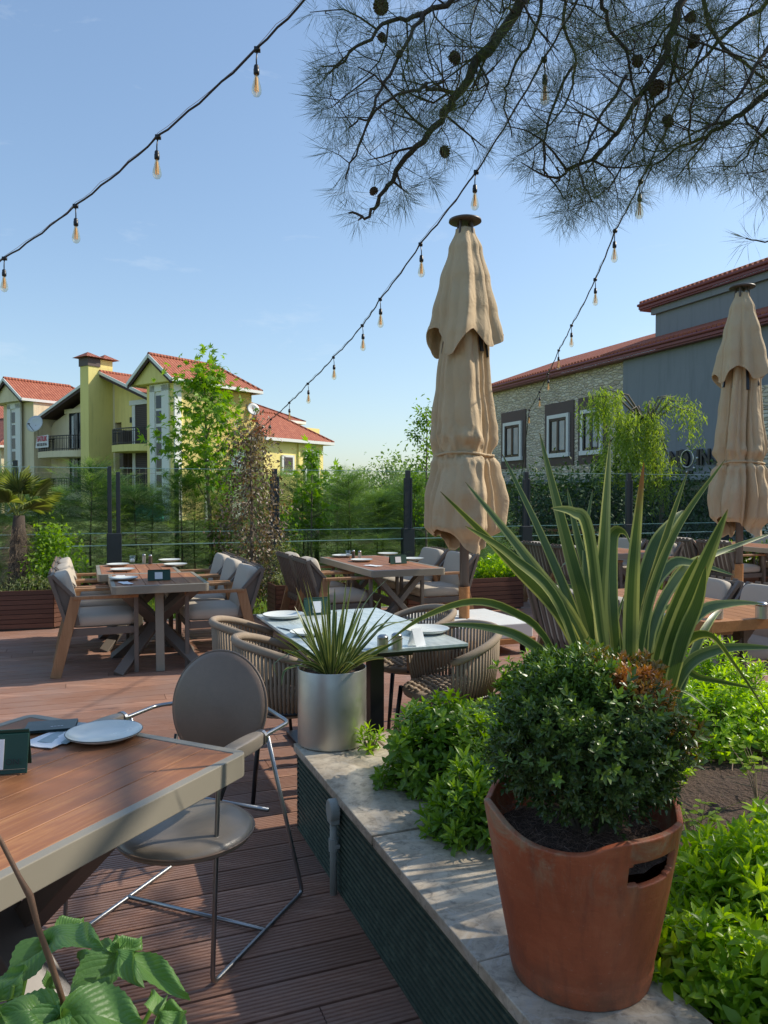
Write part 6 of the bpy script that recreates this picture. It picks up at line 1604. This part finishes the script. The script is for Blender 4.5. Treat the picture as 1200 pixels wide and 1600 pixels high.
# rose-like weeds in the open soil
def weed(label, loc, n, h, mat, seed, ls=.035, name='weed_plant'):
    rs = random.Random(seed); root = thing(name, label, 'plant', loc); p = MB(); P_ = []; D_ = []; 
    for k in range(n):
        a = rs.random()*6.28; r = rs.uniform(.02, .13); tip = Vector((r*math.cos(a), r*math.sin(a), h*rs.uniform(.5, 1)))
        p.tube([(0, 0, 0), tip*.5+Vector((.01, 0, .02)), tip], [.002, .0016, .001], 4)
        for j in range(5): b_ = rs.random()*6.28; P_.append(tuple(tip*rs.uniform(.55, 1))); D_.append((math.cos(b_), math.sin(b_), .2))
    p.build('stems', M['drygrass'], root); n_ = len(P_); tv, tf = leaf(1, .75, 3, .1, .2, .5, .2)
    leafcloud('leaves', M[mat], root, tv, tf, np.array(P_), np.array(D_), rdir(n_)*.4+np.array([0, 0, 1.]), RNG.uniform(.7, 1.1, n_)*ls)
for i, (u_, v_, n_, h_, m_, lab) in enumerate(((2.0, 2.3, 12, .24, 'yellowleaf', 'thin stemmed weed with round yellow green leaves right of the flax foot'), (1.72, 2.2, 5, .17, 'redleaf', 'little seedling with copper red leaves in front of the dark shrubs'), (1.85, 1.95, 14, .16, 'yellowleaf', 'yellow green weed on the open soil above the lime shrubs'), (2.35, 2.15, 7, .22, 'yellowleaf', 'weed with yellow green leaves at the right edge over the mulch'), (1.62, 1.9, 16, .15, 'pitto', 'green weed between the boxwood ball and the bare soil'), (1.6, 2.35, 14, .2, 'pitto', 'green weed under the flax leaves'))):
    weed(lab, W(u_, v_, .34), n_, h_, m_, 60+i)
# ---------------------------------------------------------------- hydrangea in the bottom left corner
hy_o = Vector((-.62, .98, 0))
hp = thing('hydrangea_pot', 'plain pale pot below the broad leaved plant in the bottom left corner', 'pot', (hy_o.x, hy_o.y, 0))
p = MB(); p.lathe([(.0005, .0), (.13, .0), (.17, .38), (.175, .40), (.160, .40), (.155, .36), (.0005, .36)], 40); p.build('cylinder', M['white_stone'], hp, smooth=True).modifiers.new('es', 'EDGE_SPLIT').split_angle = R(40)
hyp = thing('hydrangea_plant', 'plant with large serrated green leaves and one bare brown stem in the bottom left corner', 'plant', (hy_o.x, hy_o.y, .36))
def bigleaf(V, Fq, at, base, tip, wid, nrm, droop, rnd, nl=22, nw=10):
    base = Vector(base); tip = Vector(tip); d = tip-base; L = d.length; t = d.normalized(); s = Vector(nrm).cross(t).normalized(); n = t.cross(s)
    b0 = len(V)
    for i in range(nl+1):
        a = i/nl; w0 = (math.sin(PI*min(1, a*1.02)**.78)**.85 if 0 < a < .98 else .0)*wid/2
        for j in range(nw+1):
            b_ = -1+2*j/nw; ser = 1+(.16*((a*11) % 1-.5) if abs(b_) > .95 else 0)
            vein = abs(math.sin(PI*(a*9-abs(b_)*4.2)))**.6
            z = -droop*L*a**1.8*1.0+.16*wid*abs(b_)**1.2-.20*wid*b_*b_*(a)+.0007*vein*min(1, abs(b_)*5)*(1-a*.4)+.006*math.sin(a*8+b_*3+rnd*9)
            q = base+t*(L*a*(1-.12*droop*a)+.02*wid*abs(b_)*(0 if abs(b_) < .95 else 1))+s*(w0*b_*ser)+n*z
            V.append(tuple(q)); at['along'].append(a); at['across'].append(b_); at['rnd'].append(rnd)
    for i in range(nl):
        for j in range(nw): k = b0+i*(nw+1)+j; Fq.append((k, k+nw+1, k+nw+2, k+1))
V = []; Fq = []; at = {'along': [], 'across': [], 'rnd': []}
st = MB()
nodes = [(165, 1560, 1.02), (185, 1495, 1.08), (50, 1480, 1.05), (245, 1560, 1.1), (20, 1540, .95), (90, 1580, .93)]
leaves = [
 ((75, 1470, 1.05), (140, 1445, 1.0), .085, (0, -.3, 1), .30, .6), ((70, 1475, 1.05), (15, 1515, .98), .085, (-.2, -.5, 1), .35, .3), ((85, 1462, 1.08), (132, 1432, 1.12), .06, (0, -.4, 1), .15, .8),
 ((180, 1500, 1.08), (112, 1552, 1.0), .095, (0, -.6, 1), .30, .25), ((180, 1492, 1.1), (120, 1480, 1.1), .06, (0, -.2, 1), .25, .2),
 ((186, 1493, 1.07), (292, 1530, 1.02), .062, (.1, -.4, 1), .28, .75), ((190, 1490, 1.07), (222, 1462, 1.10), .055, (0, -.6, 1), .15, .9), ((186, 1490, 1.06), (205, 1525, 1.0), .05, (0, -.8, .6), .3, .7), ((188, 1488, 1.08), (180, 1462, 1.1), .05, (0, -.6, 1), .1, .95),
 ((95, 1585, .92), (225, 1590, .93), .12, (0, -.6, 1), .14, .55), ((95, 1585, .93), (130, 1548, 1.0), .055, (0, -.6, 1), .1, .9), ((90, 1590, .92), (0, 1570, .90), .085, (0, -.5, 1), .20, .35), ((90, 1590, .92), (40, 1620, .86), .09, (0, -.5, 1), .2, .4),
 ((250, 1585, 1.05), (236, 1545, 1.1), .05, (.2, -.6, 1), .1, .95), ((250, 1585, 1.05), (292, 1578, 1.06), .045, (.1, -.6, 1), .15, .9), ((248, 1590, 1.04), (290, 1625, 1.0), .07, (.1, -.6, 1), .15, .7),
 ((-10, 1570, .95), (36, 1505, .98), .075, (-.3, -.6, 1), .15, .45), ((-10, 1580, .93), (20, 1640, .9), .08, (-.3, -.6, 1), .2, .4), ((150, 1640, .93), (200, 1680, .9), .1, (0, -.5, 1), .2, .5), ((85, 1545, 1.0), (72, 1515, 1.02), .03, (0, -.6, 1), .1, .8)]
ho = Vector((hy_o.x, hy_o.y, .36))
for (a, b_, wd, nn, dr, rd) in leaves:
    pa = P(a[0], a[1], Y=a[2])-ho; pb = P(b_[0], b_[1], Y=b_[2])-ho; bigleaf(V, Fq, at, pa, pb, wd*.68, nn, dr, rd)
for (x, y, Y) in nodes:
    q = P(x, y, Y=Y)-ho; st.tube([(q.x*.15, q.y*.15, .0), (q.x*.7, q.y*.7, q.z*.6), tuple(q)], [.006, .005, .003], 6)
npmesh('leaves', np.array(V), np.array(Fq), M['hydrangea'], hyp, at, smooth=True)
st.build('green_stem', M['pitto'], hyp, smooth=True)
p = MB(); stem = [P(x, y, Y=Y)-ho for x, y, Y in ((-25, 1270, .93), (2, 1315, .93), (30, 1370, .93), (47, 1400, .93), (60, 1450, .935), (78, 1500, .94), (98, 1562, .95))]+[Vector((.12, .0, .1)), Vector((.05, 0, 0))]
p.tube(stem, [.0028, .0029, .003, .0044, .0033, .0040, .0038, .005, .006], 8); p.build('bare_stem', M['stem_brown'], hyp, smooth=True)

N = 420; x = RNG.uniform(0, .36, N); y = RNG.uniform(-3.2, 0, N); pos = np.outer(UB+x, D2)+np.outer(VB+y, D1); pos[:, 2] = HB+.003
tv, tf = leaf(1, .35, 1, .25, .3); o = leafcloud('leaf_scraps', M['mulch'], None, tv, tf, pos, RNG.normal(size=(N, 3))*np.array([1, 1, .1]), np.tile(np.array([0, 0, 1.]), (N, 1))+RNG.normal(size=(N, 3))*.3, RNG.uniform(.004, .018, N)); tag(o, 'crumbs of dry leaf and soil scattered on the stone cap', 'leaf scraps', kind='stuff')
# fallen needles and leaf scraps on the deck
N = 900; pos = np.outer(RNG.uniform(-3, .8, N), D2)+np.outer(RNG.uniform(.4, 7.5, N), D1); pos[:, 2] = .003
tv, tf = leaf(1, .12, 1, .1, .1); o = leafcloud('fallen_needles', M['drygrass'], None, tv, tf, pos, RNG.normal(size=(N, 3))*np.array([1, 1, .02]), np.tile(np.array([0, 0, 1.]), (N, 1))+RNG.normal(size=(N, 3))*.1, RNG.uniform(.012, .06, N)); tag(o, 'dry pine needles and leaf scraps fallen on the wooden deck', 'pine needles', kind='stuff')
# ---------------------------------------------------------------- pine overhead
random.seed(21)
pine = thing('pine_tree', 'tall pine whose bare twiggy branches with long needles and cones hang over the terrace', 'tree', (7.4, .9, -.06))
po = Vector((7.4, .9, -.06))
trunk = MB(); trunk.tube([Vector((0, 0, 0)), Vector((-.1, .05, 1.6)), Vector((-.05, -.1, 3.4)), Vector((-.2, 0, 5.2)), Vector((-.1, 0, 7.2))], [.24, .21, .18, .14, .07], 16); trunk.build('trunk', M['bark_pine'], pine, smooth=True)
br = MB(); tufts = []; cones = []
def inside(q):      # keep the twigs within the outline the branches have in the sky
    d = q+po-Vector((0, 0, CH)); c, s = math.cos(PITCH), math.sin(PITCH)
    fz = d.y*c-d.z*s; uy = d.y*s+d.z*c
    if fz < .6: return False
    px = 600+F*d.x/fz; py = 800-F*uy/fz
    lim = [(440, -200), (478, 60), (500, 200), (512, 335), (560, 372), (620, 350), (700, 305), (790, 255), (835, 320), (870, 380), (930, 390), (985, 350), (1040, 305), (1110, 300), (1150, 315), (1215, 355), (2600, 900)]
    if px < 478: return False
    for (x0, y0), (x1, y1) in zip(lim[:-1], lim[1:]):
        if x0 <= px <= x1: return py < y0+(y1-y0)*(px-x0)/(x1-x0)-24
    return False
def twig(a, d, L, r, depth, lim=True):
    n = max(3, int(L/.07)); p_ = Vector(a); d = Vector(d).normalized(); pts = [p_.copy()]
    curl = Vector((random.gauss(0, .12), random.gauss(0, .12), .06))
    for i in range(n):
        d = (d+Vector((random.gauss(0, .20), random.gauss(0, .20), random.gauss(0, .20)))+curl*.6).normalized(); q = p_+d*(L/n)
        if lim and not inside(q): break
        p_ = q; pts.append(p_.copy())
    if len(pts) < 2: return
    br.tube(pts, [r*(1-.65*i/(len(pts)-1)) for i in range(len(pts))], 5)
    tufts.append((pts[-1].copy(), (pts[-1]-pts[-2]).normalized(), 1.))
    if depth > 0:
        for i in range(1, len(pts)-1):
            if random.random() < (.78 if depth > 1 else .5):
                dd = (pts[i+1]-pts[i]).normalized(); sd = dd.cross(Vector((random.gauss(0, 1), random.gauss(0, 1), random.gauss(0, 1)))).normalized()
                twig(pts[i], dd*.65+sd*.85, L*random.uniform(.42, .68), r*.62, depth-1, lim)
    elif len(pts) > 3 and random.random() < .4: tufts.append((pts[-3].copy(), (pts[-3]-pts[-4]).normalized(), .7))
    if random.random() < .02 and depth < 2: cones.append((pts[len(pts)//2].copy(), Vector((random.gauss(0, 1), random.gauss(0, 1), -1)).normalized()))
def main(pts, r0, r1, every=.085, tl=(.28, .55), dep=2):
    pts = [P(x, y, Y=Y)-po for x, y, Y in pts]
    dense = []
    for i in range(len(pts)-1):
        for k in range(5):
            f = k/5; p0 = pts[max(i-1, 0)]; p1 = pts[i]; p2 = pts[i+1]; p3 = pts[min(i+2, len(pts)-1)]
            dense.append(.5*((2*p1)+(p2-p0)*f+(2*p0-5*p1+4*p2-p3)*f*f+(3*p1-p0-3*p2+p3)*f**3)+Vector((random.gauss(0, .006), random.gauss(0, .006), random.gauss(0, .006))))
    dense.append(pts[-1]); m = len(dense)
    br.tube(dense, [r0+(r1-r0)*(i/(m-1))**.7 for i in range(m)], 9)
    acc = 0
    for i in range(1, m):
        acc += (dense[i]-dense[i-1]).length
        while acc > every:
            acc -= every; dd = (dense[i]-dense[i-1]).normalized(); sd = dd.cross(Vector((random.gauss(0, 1), random.gauss(0, 1), random.gauss(0, 1)))).normalized()
            q = dense[i]
            twig(q, dd*.45+sd, random.uniform(*tl)*(1.15-.5*i/m), max(.0024, min(.006, r0*.24)), dep)
    tufts.append((dense[-1], (dense[-1]-dense[-2]).normalized(), 1.))
# limbs: each starts at the trunk, off to the right, and comes over the terrace
T1_ = (1900, -900, 3.7)
main([(1700, -900, 3.7), (1250, -420, 3.6), (930, -160, 3.4), (818, 0, 3.3), (762, 80, 3.25), (713, 148, 3.2), (688, 191, 3.2), (640, 240, 3.2), (600, 300, 3.2), (577, 336, 3.2), (545, 333, 3.2)], .038, .004, .085)
main([(900, -120, 3.4), (760, -30, 3.3), (660, 20, 3.2), (600, 40, 3.15), (540, 90, 3.1), (520, 110, 3.1)], .018, .003, .085)
main([(713, 148, 3.2), (660, 140, 3.1), (620, 150, 3.0), (570, 185, 3.0), (545, 200, 3.0)], .009, .003, .085)
main([(1500, -700, 3.6), (1200, -250, 3.5), (1080, -60, 3.45), (1064, 0, 3.4), (1040, 80, 3.4), (996, 154, 3.4), (960, 215, 3.4), (900, 262, 3.35), (868, 285, 3.3)], .032, .004, .09)
main([(1000, -200, 3.5), (940, -40, 3.5), (945, 20, 3.5), (975, 80, 3.5), (990, 136, 3.45), (992, 165, 3.45)], .014, .004, .085)
main([(1600, -500, 3.8), (1350, 0, 3.6), (1200, 142, 3.5), (1150, 185, 3.5), (1090, 220, 3.5), (1050, 235, 3.5)], .026, .004, .09)
main([(1400, -350, 4.2), (1250, -50, 4.1), (1150, 40, 4.0), (1080, 110, 4.0), (1010, 160, 4.0)], .02, .004, .085)
main([(1600, -200, 3.3), (1400, 100, 3.2), (1270, 220, 3.1), (1200, 300, 3.1)], .02, .004, .10, (.2, .4))
main([(850, -60, 3.6), (840, 40, 3.6), (800, 110, 3.6), (790, 160, 3.6), (800, 215, 3.6)], .010, .003, .11, (.2, .4))
main([(1090, -60, 4.0), (1120, 60, 3.9), (1190, 120, 3.8), (1240, 170, 3.8)], .014, .004, .085)
main([(930, -160, 3.7), (880, 20, 3.9), (900, 100, 4.0), (880, 170, 4.0), (840, 210, 4.0)], .012, .003, .11, (.2, .4))
main([(1290, 120, 3.2), (1260, 330, 3.1), (1215, 375, 3.05), (1165, 372, 3.0)], .006, .0025, .12, (.10, .16), 1)
main([(980, 120, 3.4), (930, 200, 3.3), (905, 270, 3.25), (925, 315, 3.2)], .008, .003, .09, (.2, .4))
main([(900, 100, 3.6), (860, 180, 3.5), (850, 250, 3.4), (880, 310, 3.4)], .008, .003, .09, (.2, .4))
main([(1060, 60, 3.6), (1040, 150, 3.6), (985, 230, 3.5), (950, 300, 3.5)], .010, .003, .09, (.25, .45))
main([(1210, 60, 3.4), (1160, 140, 3.3), (1110, 200, 3.3), (1080, 235, 3.3)], .010, .003, .09, (.25, .45))
main([(1300, 100, 3.6), (1230, 170, 3.5), (1180, 225, 3.5), (1150, 260, 3.4)], .010, .003, .09, (.25, .45))
main([(660, 20, 3.2), (620, 90, 3.1), (590, 150, 3.0), (560, 230, 3.0), (540, 280, 3.0)], .009, .003, .09, (.2, .4))
n_vis = len(tufts)
# the crown out over the right hand side: it throws the dappled shade on the foreground
def shade_limb(target, t, spread=.6, L=.52):
    c_ = Vector(target)+SDIR*t-po
    base = Vector((0, 0, max(2.6, min(6.6, c_.z+.5)))); mid = base.lerp(c_, .5)+Vector((0, 0, .25)); br.tube([base, mid, c_], [.05, .035, .012], 6)
    for k in range(9):
        a = mid.lerp(c_, random.uniform(.3, 1)); twig(a, Vector((random.gauss(0, 1), random.gauss(0, 1), random.gauss(0, .5))), L*random.uniform(.5, 1), .012, 2, False)
SH = [((-.6, 3.1, .5), 7.2), ((-1.1, 1.4, .7), 7.4), ((-2.6, 4.4, 0), 8.8), ((-.45, 2.5, 0), 7.0), ((-.25, 3.1, 0), 7.2), ((-.85, 2.9, 0), 7.5), ((-.1, 1.9, 0), 6.9), ((-1.4, 3.6, 0), 8.0)]
for tg, t in SH: shade_limb(tg, t)
br.build('branches', M['bark_pine'], pine, smooth=True)
tv, tf = leaf(1, .0145, 2, .0, .10, .3)
P_ = []; D_ = []; N_ = []; S_ = []; Rn = []
rs = np.random.default_rng(77)
for i, (q, d, k) in enumerate(tufts):
    vis = i < n_vis; n = int((44 if vis else 16)*k); d = np.array(d)
    v_ = unit(rs.normal(size=(n, 3)))+d*.85; v_ = unit(v_)
    P_.append(np.array(q)+v_*.004-d*rs.random((n, 1))*.045); D_.append(v_); S_.append(rs.uniform(.075, .13, n)*(1 if vis else 1.9)); Rn.append(np.clip(rs.normal(.5, .25, n), 0, 1))
P_ = np.concatenate(P_); D_ = np.concatenate(D_); S_ = np.concatenate(S_); Rn = np.concatenate(Rn)
print('PINE tufts', n_vis, len(tufts), 'needles', len(P_))
o = leafcloud('needles', M['pine_needle'], pine, tv, tf, P_, D_, rdir(len(P_)), S_, Rn); o['kind'] = 'stuff'
def cone(q, d, s_=1.):
    p = MB(); d = Vector(d); T = Matrix.Translation(q) @ d.to_track_quat('Z', 'Y').to_matrix().to_4x4() @ Matrix.Scale(s_, 4)
    p.lathe([(.0005, 0), (.018, .006), (.026, .025), (.022, .048), (.010, .066), (.0005, .07)], 10, T)
    for k in range(60):
        z = .004+.06*k/60; a = k*2.39996; r = .027*math.sin(PI*min(1, (z+.012)/.085))**.7; p.sq((0, 0, 0), (.014, .013, .006), .8, .8, M=T @ Matrix.Translation((r*math.cos(a), r*math.sin(a), z)) @ Matrix.Rotation(a, 4, 'Z') @ Matrix.Rotation(-.5, 4, 'Y'), nu=6, nv=4)
    p.build('pine_cone', M['cone'], pine, smooth=False)
for (x, y, Y, s_) in ((1031, 130, 3.35, 1.15), (1040, 180, 3.4, .9), (995, 85, 3.4, .9), (1076, 26, 3.3, .8), (704, 83, 3.2, .9), (694, 230, 3.15, .8), (588, 295, 3.15, .6), (592, 52, 3.1, .65), (594, 5, 3.05, 1.1), (1088, 54, 3.4, .9), (625, 80, 3.1, .5)):
    cone(P(x, y, Y=Y)-po, (random.gauss(0, .5), random.gauss(0, .5), -1), s_*.88)
# ---------------------------------------------------------------- done
for o in bpy.data.objects:
    if o.type == 'MESH' and o.parent is None and 'label' not in o and 'kind' not in o: print('UNLABELLED', o.name)
